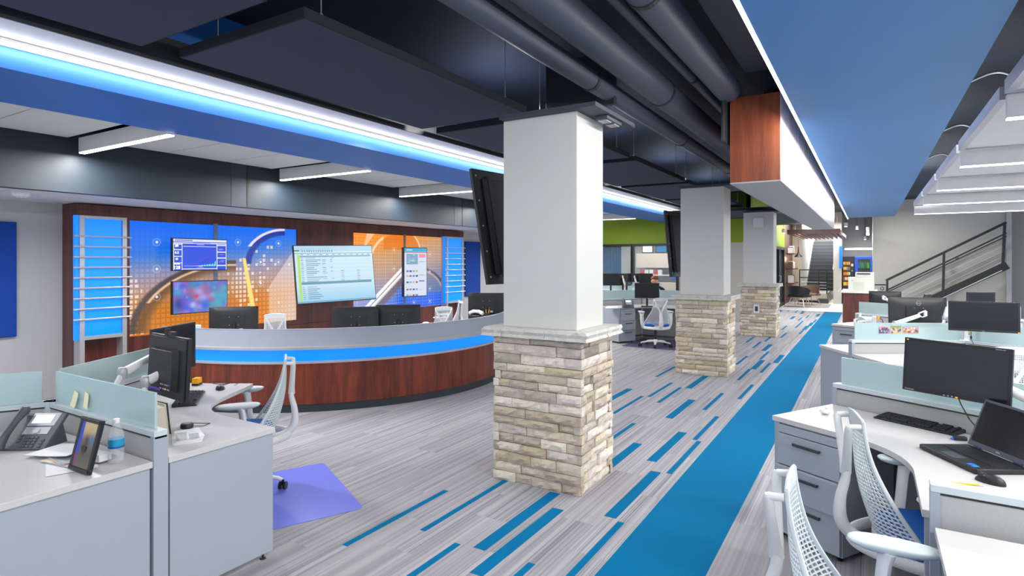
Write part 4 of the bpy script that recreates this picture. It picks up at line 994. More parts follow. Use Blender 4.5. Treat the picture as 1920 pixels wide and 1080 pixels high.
def phone(label, loc, rz, s=1.0, body=None, lift=20, coil=True):
    """desk phone, front faces local -Y, base on desk"""
    t = thing('desk_phone', label, 'telephone', loc, rz, 'desk telephones'); t.scale = (s, s, s)
    bd = body or mat('graphite_plastic', (78,82,88), .45)
    tl = D2R(40); A = T(0, 0, .058, 0, tl)      # face plane tilted up
    MB().box(-.10, .13, -.10, .12, 0, .018, A).build('faceplate', bd, t, bevel=.005)
    MB().add([(-.10,-.085,0),(.13,-.085,0),(.13,.075,0),(-.10,.075,0),(-.10,-.08,.015),(.12,-.075,.012),(.11,.07,.10),(-.09,.07,.10)], [(0,3,2,1),(4,5,6,7),(0,1,5,4),(1,2,6,5),(2,3,7,6),(3,0,4,7)]).build('stand', bd, t)
    MB().box(-.02, .075, .055, .105, .018, .021, A).build('display', M['lcd'], t)
    MB().box(-.035, .10, .040, .118, .017, .0185, A).build('display_bezel', M['silver'], t)
    MB().box(-.03, .095, -.012, .030, .017, .020, A).lathe([(.017,.02),(.017,.024)], 18, A @ T(.032, .008, 0)).build('navigation_panel', M['silver'], t)
    k = MB()
    for i in range(3):
        for j in range(4): k.box(.005+i*.021, .021+i*.021, -.088+j*.017, -.077+j*.017, .018, .022, A)
    for j in range(3): k.box(.085, .10, -.088+j*.018, -.078+j*.018, .018, .022, A); k.box(-.03+j*.0, -.016, -.06+j*.018, -.05+j*.018, .018, .022, A)
    k.build('buttons', M['grey_key'], t)['kind'] = 'stuff'
    MB().tube([A @ Vector(p) for p in ((-.072,-.105,.036),(-.072,-.09,.052),(-.072,-.03,.058),(-.072,.05,.058),(-.072,.11,.052),(-.072,.125,.036))], [.020,.023,.017,.017,.023,.020], 12, flat=(1.15,.8)).build('handset', bd, t, smooth=True)
    if coil:
        P = []
        for i in range(150):
            a = i/150; P.append((-.08-a*.20+.011*math.cos(i*.9), -.11-a*.03-.02*math.sin(a*6)+.004, .020+.009*math.sin(i*.9)-.006*a))
        MB().tube(P, .0028, 5).build('coiled_cord', M['blackp'], t, smooth=True)
    return t

# ================================================================== LEFT WORKSTATIONS
HL = (-4.07, 1.535)
partition(HL, 0, 'low grey partition with teal frosted glass and two sticky notes, left foreground', group='left partitions')
partition(HL, 120, 'low partition with blue tinted frosted glass running away behind the black monitors on the left', group='left partitions', L=1.25)
partition(HL, 240, 'low partition with frosted glass at the left edge, behind the desk phone', group='left partitions')
MB().lathe([(.05,0),(.05,.874)], 6).build('x', M['steel_lt'], None)
o = bpy.data.objects['x']; o.name = 'partition_post'; o.location = (HL[0], HL[1], 0); tag(o, 'short post where the three left partitions meet', 'post')
dL = desk(HL, 0, 'light grey corner desk holding the two black monitors on the left', end_b=False)
desk(HL, 240, 'light grey corner desk with telephone and picture frame at the lower left corner', end_a=False)
for k, (px, s) in enumerate(((0, 1), (.058, 1))):
    pass
n1 = MB(); n1.grid(lambda u, v: (-.034*(1-v)+.050*u, -.0075-.008*(1-v)**2, .085*v-.012*u), 3, 6); o = n1.build('sticky_note', M['sticky'], None); o.location = U(143, 760, y=1.53)+Vector((0,-.002,0)); tag(o, 'left pale sticky note, the more slanted one, on the teal glass', 'sticky note', 'sticky notes on the glass')
n1 = MB(); n1.grid(lambda u, v: (.010*v+.046*u, -.0075-.005*(1-v)**2, .085*v-.008*u), 3, 6); o = n1.build('sticky_note', M['sticky'], None); o.location = U(161, 762, y=1.53)+Vector((0,-.002,0)); tag(o, 'right pale sticky note, the straighter one, on the teal glass', 'sticky note', 'sticky notes on the glass')
# lower left desk
phone('large dark grey desk phone with lit display in the left foreground', (-3.70, 1.30, .735), D2R(34), 1.0)
t = thing('phone_cable', 'thin black cable lying behind the left foreground desk phone', 'cable', (-4.0, 1.3, .735)); MB().tube([(0,-.25,.003),(.02,-.1,.004),(.1,0,.03),(.18,.06,.02),(.28,.10,.004)], .003, 6).build('cable', M['blackp'], t, smooth=True)
# picture frame, nearly edge-on
t = thing('picture_frame', 'black picture frame with a group photo standing on the left foreground desk', 'picture frame', (-3.045, 1.245, .739), D2R(2)); t.rotation_euler.x = D2R(-14)
f = MB(); W_, H_ = .175, .235
for a, b_, c, d in ((-W_/2,W_/2,0,.020),(-W_/2,W_/2,H_-.020,H_),(-W_/2,-W_/2+.020,.02,H_-.02),(W_/2-.020,W_/2,.02,H_-.02)): f.box(a, b_, -.004, .014, c, d); 
for a, b_, c, d in ((-W_/2+.005,W_/2-.005,.005,.016),(-W_/2+.005,W_/2-.005,H_-.016,H_-.005)): f.box(a, b_, -.009, -.003, c, d)
f.build('frame', M['blackp'], t, bevel=.002)
def fphoto(u, v):
    c = grad([(0,(110,96,80)),(.3,(84,78,72)),(.6,(120,100,84)),(.8,(196,170,120)),(1,(210,190,140))], v); c = rect(c, u, v, .0, .22, .25, 1, (40,70,190)); c = rect(c, u, v, .0, .2, 0, .3, (120,60,110))
    for a, b_, s, col in ((.55,.75,.06,(220,160,130)),(.8,.80,.05,(225,170,150)),(.55,.58,.11,(60,50,50)),(.82,.62,.10,(60,110,190)),(.5,.4,.1,(40,36,44))): c = mixc(c, col, np.exp(-(((u-a)/s)**2+((v-b_)/(s*1.2))**2)))
    return c
paint('photograph', W_-.036, H_-.036, 40, 56, fphoto, t, T(0,-.002,H_/2), M['print'])
MB().box(-.02, .02, .013, .018, .01, .11, T(0,.0,0,0,D2R(10))).build('easel_back', M['blackp'], t)
# bottle
t = thing('water_bottle', 'clear plastic water bottle with a blue label on the left foreground desk', 'bottle', (-3.055, 1.405, .735))
MB().lathe([(.0,.002),(.028,0),(.033,.006),(.033,.05),(.0315,.055),(.033,.06),(.033,.125),(.030,.142),(.020,.165),(.0135,.178),(.0135,.19)], 28).build('bottle_body', M['bottle'], t, smooth=True)
MB().lathe([(.0338,.072),(.0338,.112)], 28).build('label_band', M['teal_label'], t, smooth=True); MB().lathe([(.034,.072),(.034,.079)], 28).build('label_edge', mat('label_blue', (20,70,170), .4), t)
MB().lathe([(.0155,.186),(.0155,.203),(.014,.205)], 20).build('cap', M['whitep'], t, smooth=True)
# papers
def sheet(label, loc, rz, w, h, m=None, z=.0, th=.0015, curl=0, cat='paper', name='paper_sheet', fn=None, group='loose papers on the left foreground desk'):
    t = thing(name, label, cat, loc, rz, group)
    g = MB().grid(lambda u, v: ((u-.5)*w, (v-.5)*h, th+curl*(u*u)*(.5+.5*v)), 8, 6); g.grid(lambda u, v: ((u-.5)*w, (v-.5)*h, curl*(u*u)*(.5+.5*v)), 8, 6); g.build('sheet', m or M['paper'], t)
    if fn: paint('printed_cover', w*.98, h*.98, 50, 40, fn, t, T(0, 0, th+.001, 0, -PI/2), M['print'])
    return t
def cover1(u, v):
    c = grad([(0,(226,196,170)),(.3,(60,40,40)),(1,(110,40,30))], v); c = mixc(c, (240,140,90), np.exp(-(((u-.6)/.2)**2+((v-.5)/.2)**2))); return rect(c, u, v, 0, .3, 0, 1, (236,214,190))
def cover2(u, v):
    r_ = np.sin(u*160)*np.sin(v*140); c = [150+60*r_, 155+60*r_, 160+60*r_]; return rect(c, u, v, 0, 1, .85, 1, (150,140,40))
sheet('white sheet lying lowest in the paper pile, nearest the desk edge', (-3.20, 1.28, .735), D2R(-20), .27, .19)
sheet('magazine with a dark and orange cover in the paper pile', (-3.24, 1.33, .738), D2R(8), .27, .20, fn=cover1, th=.004, cat='magazine', name='magazine')
sheet('magazine with a grey patterned cover under the white folder', (-3.30, 1.335, .744), D2R(-6), .24, .18, fn=cover2, th=.004, cat='magazine', name='magazine')
sheet('white folder curling up on top of the paper pile', (-3.40, 1.33, .749), D2R(18), .26, .19, curl=.03, cat='folder', name='paper_folder')
t = thing('note_box', 'small flat white box standing behind the picture frame', 'box', (-3.14, 1.36, .745), D2R(10)); MB().box(-.06, .06, -.03, .03, 0, .035).build('box', M['paper'], t, bevel=.002)
# upper left desk
keyboard('black keyboard under the left foreground monitors', (-4.0, 2.30, .735), D2R(-38+180))
mouse('black mouse beside the armrest of the left chair', (-4.12, 2.60, .735), D2R(60), [(0,.055,.008),(.02,.12,.003),(.08,.20,.003),(.13,.16,.003),(.10,.08,.003)])
t = thing('charging_puck', 'small round black puck on the left desk near the newspaper', 'puck', (-3.33, 1.90, .735)); MB().lathe([(.030,0),(.034,.004),(.034,.02),(.030,.026)], 28).build('puck_body', M['blackp'], t, smooth=True); MB().lathe([(.022,.026),(.022,.0275)], 24).build('top_disc', M['pole'], t)
MB().tube([(0,.03,.004),(.05,.07,.003),(.03,.12,.003),(-.1,.05,.003)], .002, 6).build('cable', M['blackp'], t)
t = thing('newspaper', 'folded newspaper with grey print on the left desk edge', 'newspaper', (-3.14, 1.79, .735), D2R(62)); t.scale = (1.25, 1.25, 1.1)
g = MB()
for k in range(5): g.rbox(-.055+.002*k, .055-.001*k, -.09+.003*k, .09-.004*k, k*.004, k*.004+.003, .012, 3, T(.002*k, .003*k, 0, .03*k))
g.build('folded_pages', M['paper'], t, bevel=.001)
pr = MB()
for k in range(9): pr.box(-.04, .0, -.08+k*.014, -.074+k*.014, .019, .0196); 
for k in range(6): pr.box(.008, .045, -.08+k*.014, -.074+k*.014, .019, .0196)
pr.build('print_columns', mat('newsprint_grey', (150,150,152), .8), t)['kind'] = 'stuff'
t = thing('photo_stand', 'beige upright document stand with a black edge beside the teal glass', 'stand', (-3.38, 1.79, .735), D2R(178)); t.rotation_euler.x = D2R(-6)
MB().box(-.085, .085, .004, .012, 0, .17).build('back_board', M['beige'], t); MB().box(-.088, .088, -.004, .004, 0, .175).build('front_frame', M['blackp'], t); MB().box(-.085, .0, .01, .07, .0, .16).build('easel_leg', M['beige'], t)
# monitors: near one shows its back, far one behind it
c1 = (U(282,622,d=3.62)+U(366,632,d=3.5)+U(282,740,d=3.62)+U(358,752,d=3.5))/4
dv = (U(366,680,d=3.42)-U(282,680,d=3.78)); rz1 = math.atan2(dv.y, dv.x)
m1 = monitor('black monitor seen from behind with connectors, on the near left arm', c1, rz1+PI, w=.50, h=.37, back_style=1, led=False, group='left desk monitors', tilt=D2R(3))
MB().box(-.05, .0, .0, .03, .19, .21).lathe([(.014,-.02),(.014,.02)], 10, T(.03, .02, .205)).build('webcam', M['blackp'], m1)
MB().tube([(-.04,.07,-.13),(-.0,.10,-.115),(.06,.11,-.13),(.09,.10,-.19),(.08,.09,-.26),(.12,.06,-.30)], .007, 8).cyl((.075,.10,-.15), (.10,.095,-.21), .013, seg=8).build('video_cable', M['purple'], m1, smooth=True)
MB().box(.14, .165, .034, .038, -.13, -.09).build('label_sticker', M['white_em'] if False else M['paper'], m1)
e1, e2 = U(286,612,d=3.87), U(367,603,d=4.35); c2 = (e1+e2)/2+Vector((0,0,-.175)); rz2 = math.atan2(e2.y-e1.y, e2.x-e1.x); m2 = monitor('black monitor facing right, behind the near left monitor', c2, rz2, w=(e2.xy-e1.xy).length, h=.33, led=False, group='left desk monitors')
monitor_arm('white monitor arm holding the near left monitor', Vector((-3.62,1.80,.735)), U(273, 716, d=3.5), Vector(c1)+Vector((math.cos(rz1+PI/2)*.09, math.sin(rz1+PI/2)*.09, .02))*1.0)
monitor_arm('white monitor arm clamped behind the far left monitor', Vector((-3.98,1.75,.735)), Vector((-4.10,1.92,.97)), c2+Vector((-.09,-.045,-.02)))
t = thing('sticky_pad_block', 'small yellow and black box behind the left monitor', 'box', (-4.42, 2.60, .735), D2R(30)); MB().box(-.022, .022, -.03, .03, .015, .055).build('yellow_block', M['yellow'], t); MB().box(-.024, .024, -.032, .032, 0, .015).build('black_base', M['blackp'], t)
t = thing('cable', 'thin black cable coil beside the small yellow box', 'cable', (-4.33, 2.70, .735)); MB().tube([(0.08*math.cos(k*.5), .05*math.sin(k*.5)+k*.004, .003) for k in range(14)], .002, 6).build('cable', M['blackp'], t)
# chair and mat
make_chair('white mesh chair with blue seat at the left desk, on the violet mat', (-3.96, 2.66, 0), D2R(232-90))
first_chair = bpy.data.objects['task_chair']
p0, p1, p2, p3 = U(607,868,z=0), U(682,953,z=0), U(500,1000,z=0), None
q = [Vector(p) for p in (p0, p1, p2)]; q.append(Vector((-4.35, 2.80, 0))); q[2] = p2
t = thing('chair_mat', 'violet tinted plastic chair mat sticking out beside the left desk', 'chair mat', (-3.6, 2.8, 0)); pts = []
Q = [p0, p1, Vector((-3.35,2.28,0)), Vector((-4.55,2.2,0)), Vector((-4.9,2.75,0)), Vector((-4.5,3.05,0))]
dm = Vector((-.42,-.9,0)); Q = [p1, p0, p0+dm*1.25, p1+dm*.75, p1+dm*.75]; Q = Q[:4]
for i in range(len(Q)):
    a, b_, c = Q[i-1], Q[i], Q[(i+1) % len(Q)]; u1 = (a-b_).normalized()*.05; u2 = (c-b_).normalized()*.05
    for k in range(5): s_ = k/4; pts.append(((b_+u1)*(1-s_)**2+b_*2*s_*(1-s_)+(b_+u2)*s_*s_))
MB().prism([(p.x+3.6, p.y-2.8) for p in pts], .001, .004).build('mat_sheet', M['matp'], t)

# ================================================================== RIGHT WORKSTATIONS
H1 = (.81, 3.91); H2 = (.835, 7.58); H3 = (.83, 10.1)
partition(H1, 150, 'low grey partition with frosted glass right behind the big right monitor', group='right partitions')
partition(H1, 30, 'low partition at the right edge behind the open laptop', group='right partitions')
partition(H1, 270, 'low spine partition running under the big right desk, hidden by it', group='right partitions', glass=False, zl=.73)
dR = desk(H1, 150, 'light grey corner desk with keyboard and open laptop on the right')
partition((1.35, 2.62), 180-2, 'low fabric divider without glass at the lower right corner', group='right partitions', glass=False)
t = thing('side_desk', 'light grey desk top at the lower right corner, below the divider', 'desk', (.30, 1.9, 0), 0); MB().box(-.10, .95, -.6, .685, .705, .735).build('worktop', M['laminate'], t, bevel=.002); MB().box(.02, .06, -.55, .66, .04, .703).build('side_panel', M['steel'], t)
u0 = V2(150); u1 = V2(240); A1 = Vector((H1[0], H1[1], 0))+u0*ARM
pedestal(tuple(A1+u1*.637-u0*.235), D2R(150+180), 'grey three drawer pedestal under the near right desk', w=.40)
def between(p, q_): return (Vector(p)+Vector(q_))/2
# big monitor
ml, mr_ = U(1694,678,d=3.32), U(1898,715,d=2.93); mc = (ml+mr_)/2; rzm = math.atan2(mr_.y-ml.y, mr_.x-ml.x)
zt_ = (U(1694,629,d=3.32).z+U(1898,659,d=2.93).z)/2; zb_ = (U(1692,726,d=3.32).z+U(1898,770,d=2.93).z)/2
bm_ = monitor('big black monitor in the right foreground, screen facing the camera', (mc.x, mc.y, (zt_+zb_)/2), rzm, w=(mr_.xy-ml.xy).length, h=zt_-zb_, roll=D2R(1.5), tilt=D2R(-3), group='right desk monitors')
w_ = (mr_.xy-ml.xy).length; h_ = zt_-zb_
MB().box(-w_/2+.012, -w_/2+.020, -.002, -.0005, h_/2-.012, h_/2-.007).build('badge', M['orange_em'], bm_)
text('maker_mark', 'ViewSonic', .011, M['silver'], bm_, T(-w_/2+.036, -.002, -h_/2+.010)); text('model_mark', 'VG2439m-LED', .007, M['silver'], bm_, T(w_/2-.05, -.002, h_/2-.009))
for k in range(4): MB().box(-.045+k*.018, -.037+k*.018, -.003, 0, -h_/2+.006, -h_/2+.010).build('control_button', M['silver'], bm_)
MB().tube([(.0,.04,-h_/2+.03),(.02,.05,-h_/2-.03),(.06,.05,-h_/2-.10),(.12,.03,-h_/2-.16),(.19,.02,-h_/2-.185)], .003, 6).build('power_cable', M['blackp'], bm_, smooth=True)
monitor_arm('white monitor arm behind the big right foreground monitor', Vector((.78,3.78,.735)), Vector((.86,3.70,.93)), Vector((mc.x, mc.y, (zt_+zb_)/2))+Vector((-math.sin(rzm), math.cos(rzm), 0))*.10)
keyboard('black keyboard on the near right desk under the big monitor', U(1722,797,z=.735).xy.to_3d()+Vector((0,0,.735)), D2R(-29), w=.43)
# laptop
t = thing('laptop', 'open black laptop on the near right desk at the right edge', 'laptop', (.43, 3.54, .735), D2R(-54))
a, b_, c = U(1722,835,z=.75), U(1835,887,z=.75), U(1812,832,z=.75)
fx = (b_-a); ang = math.atan2(fx.y, fx.x); LW = .375; LD = .25
org = Vector((a.x, a.y, .735)); t.location = org; t.rotation_euler.z = ang
# local: x runs along the front edge, y towards the hinge
MB().rbox(0, LW, 0, LD, .004, .024, .012, 4).build('base', M['blackp'], t, bevel=.003)
k = MB()
for r in range(6):
    for cc_ in range(18): k.box(.028+cc_*.018, .028+cc_*.018+.0155, .105+r*.0185, .105+r*.0185+.0155, .024, .0265)
k.build('keys', M['keyc'], t)['kind'] = 'stuff'
MB().box(.12, .22, .02, .08, .024, .0246).build('touchpad', M['grey_key'], t); MB().box(.29, .315, .02, .05, .024, .0248).build('sticker', M['bright_blue'], t); MB().box(.32, .34, .02, .045, .024, .0248).build('sticker', M['teal_label'], t)
LA = T(0, LD-.004, .026, 0, D2R(-22))   # lid leans back
MB().box(.0, LW, .0, .009, .0, .245, LA).build('lid', mat('laptop_lid', (70,78,92), .4), t, bevel=.003)
MB().box(.014, LW-.014, -.0012, .0, .026, .232, LA).build('screen', M['black_gl'], t)
text('maker_mark', 'DELL', .011, M['silver'], t, LA @ T(LW/2, -.001, .013))
for x in (.05, LW-.09): MB().cyl((x, LD-.004, .026), (x+.04, LD-.004, .026), .007, seg=10).build('hinge', M['navyp'], t)
mouse('black mouse on the near right desk in front of the laptop', U(1857,903,z=.74).xy.to_3d()+Vector((0,0,.735)), D2R(60))
pa, pb = U(1778,905,z=.74), U(1850,910,z=.74); t = thing('pen', 'yellow pen on the near right desk beside the mouse', 'pen', (pa.x, pa.y, .739)); v = pb-pa; v.z = 0
MB().cyl((0,0,0), v*.8, .0045, seg=10).build('barrel', M['yellow'], t, smooth=True); MB().cyl(v*.8, v*.95, .0045, .0015, seg=10).build('tip', M['whitep'], t)
t = thing('power_adapter', 'small black adapter with a blue plug behind the laptop corner', 'adapter', U(1800,822,z=.745).xy.to_3d()+Vector((0,0,.735)), D2R(20)); MB().box(-.03, .03, -.015, .015, 0, .02).build('block', M['blackp'], t, bevel=.004); MB().box(-.042, -.03, -.006, .006, .004, .012).build('plug', M['bright_blue'], t)
t = thing('crumpled_tissue', 'small crumpled clear wrapper on the near right desk corner', 'wrapper', U(1548,775,z=.74).xy.to_3d()+Vector((0,0,.735)))
r_ = random.Random(5); g = MB(); g.grid(lambda u, v: (.03*math.cos(u*2*PI)*math.sin(v*PI)*(.8+.4*r_.random()), .03*math.sin(u*2*PI)*math.sin(v*PI)*(.8+.4*r_.random()), .018+.018*math.cos(v*PI)*(.8+.4*r_.random())), 10, 6); g.build('film', M['paper'], t)
# chairs on the right
c_ = dup(first_chair, 'white mesh chair with blue seat at the near right desk', (.244, 3.29, 0), D2R(13.5-90))
c_ = dup(first_chair, 'white mesh chair cut by the bottom edge in the right foreground', (.08, 2.18, 0), D2R(1-90))
mt = thing('chair_mat', 'dark violet chair mat on the floor between the right foreground chairs', 'chair mat', (.1, 2.9, 0)); MB().rbox(-.50, .6, -1.5, .35, .001, .004, .06).build('mat_sheet', M['mat_grey'], mt)

# second right cluster
p2a = partition(H2, 210, 'low partition with frosted glass and three photographs, middle right', group='right partitions')
partition(H2, 330, 'low partition at the far right edge behind the middle right monitor', group='right partitions')
partition(H2, 90, 'low spine partition behind the monitor with a round white logo', group='right partitions')
desk(H2, 210, 'light grey corner desk in front of the photograph partition, middle right', end_b=False)
desk(H2, 90, 'light grey corner desk behind the photograph partition, its end panel facing the blue runner', end_a=False)
desk(H2, 330, 'light grey corner desk at the far right edge behind the middle right monitor', end_b=False)
partition(H3, 150, 'low frosted partition farthest away on the right, behind the small white phone', group='right partitions')
partition(H3, 30, 'low partition at the far right behind the farthest desk', group='right partitions')
desk(H3, 150, 'light grey corner desk farthest away on the right, with a drawer pedestal', end_b=False)
A3 = Vector((H3[0], H3[1], 0))+V2(150)*ARM
pedestal(tuple(A3+V2(240)*.637-V2(150)*.235), D2R(330), 'grey three drawer pedestal under the farthest right desk')
# photos on the glass
gl = Vector((H2[0], H2[1], 0)); dr_ = V2(210)
def crowd(seed, sky, base):
    def fn(u, v):
        r_ = np.random.default_rng(seed); c = grad([(0,base),(.6,base),(1,sky)], v)
        for _ in range(26):
            a, b_ = r_.uniform(.05, .95), r_.uniform(.15, .75); col = [(40,60,140),(180,60,60),(230,225,225),(60,40,50),(240,190,160),(40,120,130)][r_.integers(0, 6)]
            c = mixc(c, col, np.exp(-(((u-a)/.06)**2+((v-b_)/.12)**2)))
            c = mixc(c, (232,180,150), .8*np.exp(-(((u-a)/.03)**2+((v-b_-.14)/.05)**2)))
        return c
    return fn
for k, (x0, x1, sd, sky, bs_, lb) in enumerate(((1648,1666,1,(225,190,200),(90,70,120),'leftmost of three small photographs on the frosted glass, pinkish'),(1670,1688,2,(110,150,60),(200,170,120),'middle of three small photographs on the frosted glass, with green top'),(1693,1720,3,(150,180,220),(190,150,110),'rightmost and widest of three small photographs on the frosted glass'))):
    # intersect the view with the glass plane
    n_ = Vector((-dr_.y, dr_.x, 0)); ray = U((x0+x1)/2, 618, d=1)-Vector((0,0,HC)); tt = (gl-Vector((0,0,HC))).dot(n_)/ray.dot(n_); c0 = Vector((0,0,HC))+ray*tt
    off = Vector((n_.x, n_.y, 0)); off = off*(-.009 if (Vector((0,0,0))-gl).dot(off) < 0 else .009)
    c0 += off; t = thing('photo_print', lb, 'photograph', c0, D2R(30), 'photographs on the glass')
    hh = .075; ww = (x1-x0)/1101*tt*1.08
    paint('print', ww, hh, 90, 70, crowd(sd, sky, bs_), t, T(0,0,0), M['print'])
# middle right monitor facing the camera
c_ = U(1844,594,d=5.55); mm = monitor('flat black monitor with an orange light, middle right, facing the camera', c_, D2R(-1), w=.535, h=.285, group='right desk monitors', tilt=D2R(-2), led=False)
MB().box(.250, .262, -.004, 0, -.139, -.131).build('power_light', M['orange_em'], mm); text('maker_mark', 'DELL', .010, M['silver'], mm, T(0,-.002,-.135))
MB().tube([(-.09,.03,-.15),(-.09,.03,-.22),(-.07,.02,-.27)], .003, 6).cyl((-.09,.03,-.19),(-.09,.03,-.215), .008, seg=8).build('signal_cable', M['blackp'], mm)
monitor_arm('white monitor arm right of the middle right monitor', U(1915,640,d=5.9).xy.to_3d()+Vector((0,0,.735)), U(1910,632,d=6.0), c_+Vector((-.04,.11,0)))
t = thing('marker_cup', 'short bright striped tube standing against the middle right glass', 'container', U(1820,632,d=6.3).xy.to_3d()+Vector((0,0,.874)), 0)
for k, m_ in enumerate(('white_shirt','green','yellow','red','purple')): MB().lathe([(.02,k*.022),(.02,k*.022+.022)], 12).build('stripe_band', M[m_], t)
c_ = dup(first_chair, 'white mesh chair at the right edge in front of the middle right desk', (.97, 6.60, 0), D2R(98-90))
# logo monitor and friends
lm = monitor('black monitor seen from behind with a round white logo, middle right', U(1719,585,d=7.45), D2R(20+180), w=.66, h=.37, group='right desk monitors', logo='DELL', led=False, tilt=D2R(3))
monitor_arm('white monitor arm reaching across to the logo monitor', U(1672,612,d=7.15).xy.to_3d()+Vector((0,0,.735)), U(1678,607,d=7.1), U(1735,588,d=7.32))
monitor('dark blue backed monitor behind the farthest right partition', U(1659,564,d=10.6), D2R(8+180), w=.50, h=.35, group='right desk monitors', led=False)
monitor_arm('small white monitor arm before the dark blue backed monitor', U(1680,575,d=10.2).xy.to_3d()+Vector((0,0,.735)), U(1678,570,d=10.3), U(1656,558,d=10.3))
monitor('small black monitor above the flat middle right monitor', U(1840,560,d=6.6), D2R(20), w=.28, h=.15, group='right desk monitors', led=False, stand=U(1840,560,d=6.6).z-.735)
t = thing('desk_lamp_arm', 'pale grey lamp arm above the flat middle right monitor', 'lamp', U(1860,574,d=6.7)); MB().box(-.06, .07, -.015, .015, 0, .03, T(0,0,.03,0,0,D2R(14))).build('lamp_head', M['silver'], t); MB().cyl((.03,0,.05), (.03,0,.745-U(1860,574,d=6.7).z), .008, seg=8).lathe([(.06,0),(.06,.012)], 16, T(.03, 0, .735-U(1860,574,d=6.7).z)).build('lamp_stem', M['silver'], t)
t = thing('tablet_stand', 'dark tablet on a stand seen edge-on behind the logo monitor', 'tablet', U(1738,560,d=8.6), D2R(60)); MB().box(-.09, .09, 0, .012, -.07, .07, T(0,0,0,0,D2R(15))).build('tablet', M['blackp'], t); MB().cyl((0,.01,-.05), (0,.03,-.32), .012, seg=8).build('stand_stem', M['blackp'], t)
mv = monitor_arm('dark monitor arm head left of the middle right flat monitor', Vector((.70,8.55,.735)), U(1772,596,d=7.0), U(1779,570,d=7.0))
phone('small white desk phone with lit display on the farthest right desk', U(1622,603,d=8.5).xy.to_3d()+Vector((0,0,.735)), D2R(-8), 1.0, body=mat('pale_phone', (200,202,206), .4), coil=False)
t = thing('desk_organizer', 'white clutter holder with an orange cap beside the small white phone', 'organizer', U(1643,603,d=8.4).xy.to_3d()+Vector((0,0,.735)), 0); MB().box(-.05, .0, -.04, .04, 0, .16).build('holder', M['whitep'], t, bevel=.005); MB().lathe([(.02,.12),(.02,.17)], 12, T(.02,0,0)).build('orange_cap', M['yellow'], t); MB().tube([(.03,0,.14),(.07,0,.12),(.09,0,.05),(.08,0,0)], .006, 6).build('dark_cord', M['blackp'], t)
c_ = dup(first_chair, 'white mesh chair mostly hidden behind the photograph partition, beside the blue runner', (.22, 8.75, 0), D2R(15-90))
c_ = t = thing('blue_pushpin_box', 'black box with a blue cap on the middle right desk, beside the big monitor', 'box', U(1688,655,z=.75).xy.to_3d()+Vector((0,0,.735)), 0); MB().box(-.04, .06, -.03, .03, .02, .1).build('box', M['blackp'], t); MB().lathe([(.012,0),(.012,.02)], 10, T(-.02,-.05,0)).build('blue_cap', M['bright_blue'], t)

# ================================================================== RECEPTION THINGS
def rm(px, py, d, rz, lb, w=.55, h=.34): return monitor(lb, U(px, py, d=d)+Vector((0,0,-h/2)), rz, w=w, h=h, led=False, group='monitors on the curved desk', stand=None)
def on_desk(o, h=.34):
    s_ = o.location.z-.735; MB().cyl((0,.07,-.02), (0,.07,-s_+.01), .022, seg=10).build('stand_neck', M['blackp'], o); MB().rbox(-.12, .12, -.04, .14, -s_, -s_+.012, .03).build('stand_base', M['blackp'], o)
    g = MB(); g.box(-.10, -.06, .045, .062, -h*.36, -h*.28); g.box(.04, .08, .045, .062, -h*.36, -h*.28); g.build('port_plug', M['silver'], o)
for px, py, d, a, lb in ((439,575,7.25,-62+180-90+95,'black monitor seen from behind, leftmost on the curved desk'),(667,575,7.25,0,'black monitor seen from behind, left one of the touching pair on the curved desk'),(747,571,7.45,0,'black monitor seen from behind, right one of the touching pair on the curved desk'),(912,549,8.9,0,'black monitor seen from behind, farthest right on the curved desk')):
    az = math.atan2(U(px,py,d=d).y, U(px,py,d=d).x); on_desk(rm(px, py, d, az-PI/2+PI+(.06 if px > 700 and px < 800 else -.06), lb))
for px, py, lb, dz, az in ((516,597,'white mesh chair behind the curved desk, right of the leftmost monitor',7.95,-36),(832,574,'white mesh chair with its Y frame showing, behind the right part of the curved desk',9.15,128),(862,562,'white mesh chair seen edge-on behind the right end of the curved desk',10.7,215)):
    p = U(px, py, d=dz); c, s = math.cos(D2R(az)), math.sin(D2R(az))
    dup(first_chair, lb, (p.x+c*.32, p.y+s*.32, 0.0), D2R(az-90), group='chairs behind the curved desk')
t = thing('desk_telephone', 'pale telephone beside the farthest right monitor on the curved desk', 'telephone', U(893,588,d=8.75).xy.to_3d()+Vector((0,0,.735)), 0); MB().box(-.10, .10, -.07, .07, .0, .15).build('body', M['blackp'], t, bevel=.01); MB().tube([(-.12,0,.17),(-.05,0,.2),(.05,0,.2),(.12,0,.17)], .028, 10).build('handset', M['whitep'], t, smooth=True)
t = thing('pen_cup', 'black pen cup before the farthest right monitor on the curved desk', 'cup', U(913,590,d=8.6).xy.to_3d()+Vector((0,0,.735)), 0); MB().lathe([(.04,0),(.045,.19)], 16).build('cup', M['blackp'], t); MB().cyl((.01,0,.1), (.04,0,.25), .005, seg=6).cyl((-.01,0,.1), (-.03,.02,.24), .005, seg=6).build('pens', M['yellow'], t)
t = thing('coffee_cup', 'small pale blue cup at the left end of the curved desk', 'cup', U(369,615,d=6.85).xy.to_3d()+Vector((0,0,.735)), 0); MB().lathe([(.035,0),(.045,.205)], 16).build('cup', mat('pale_cup', (190,215,235), .5), t)
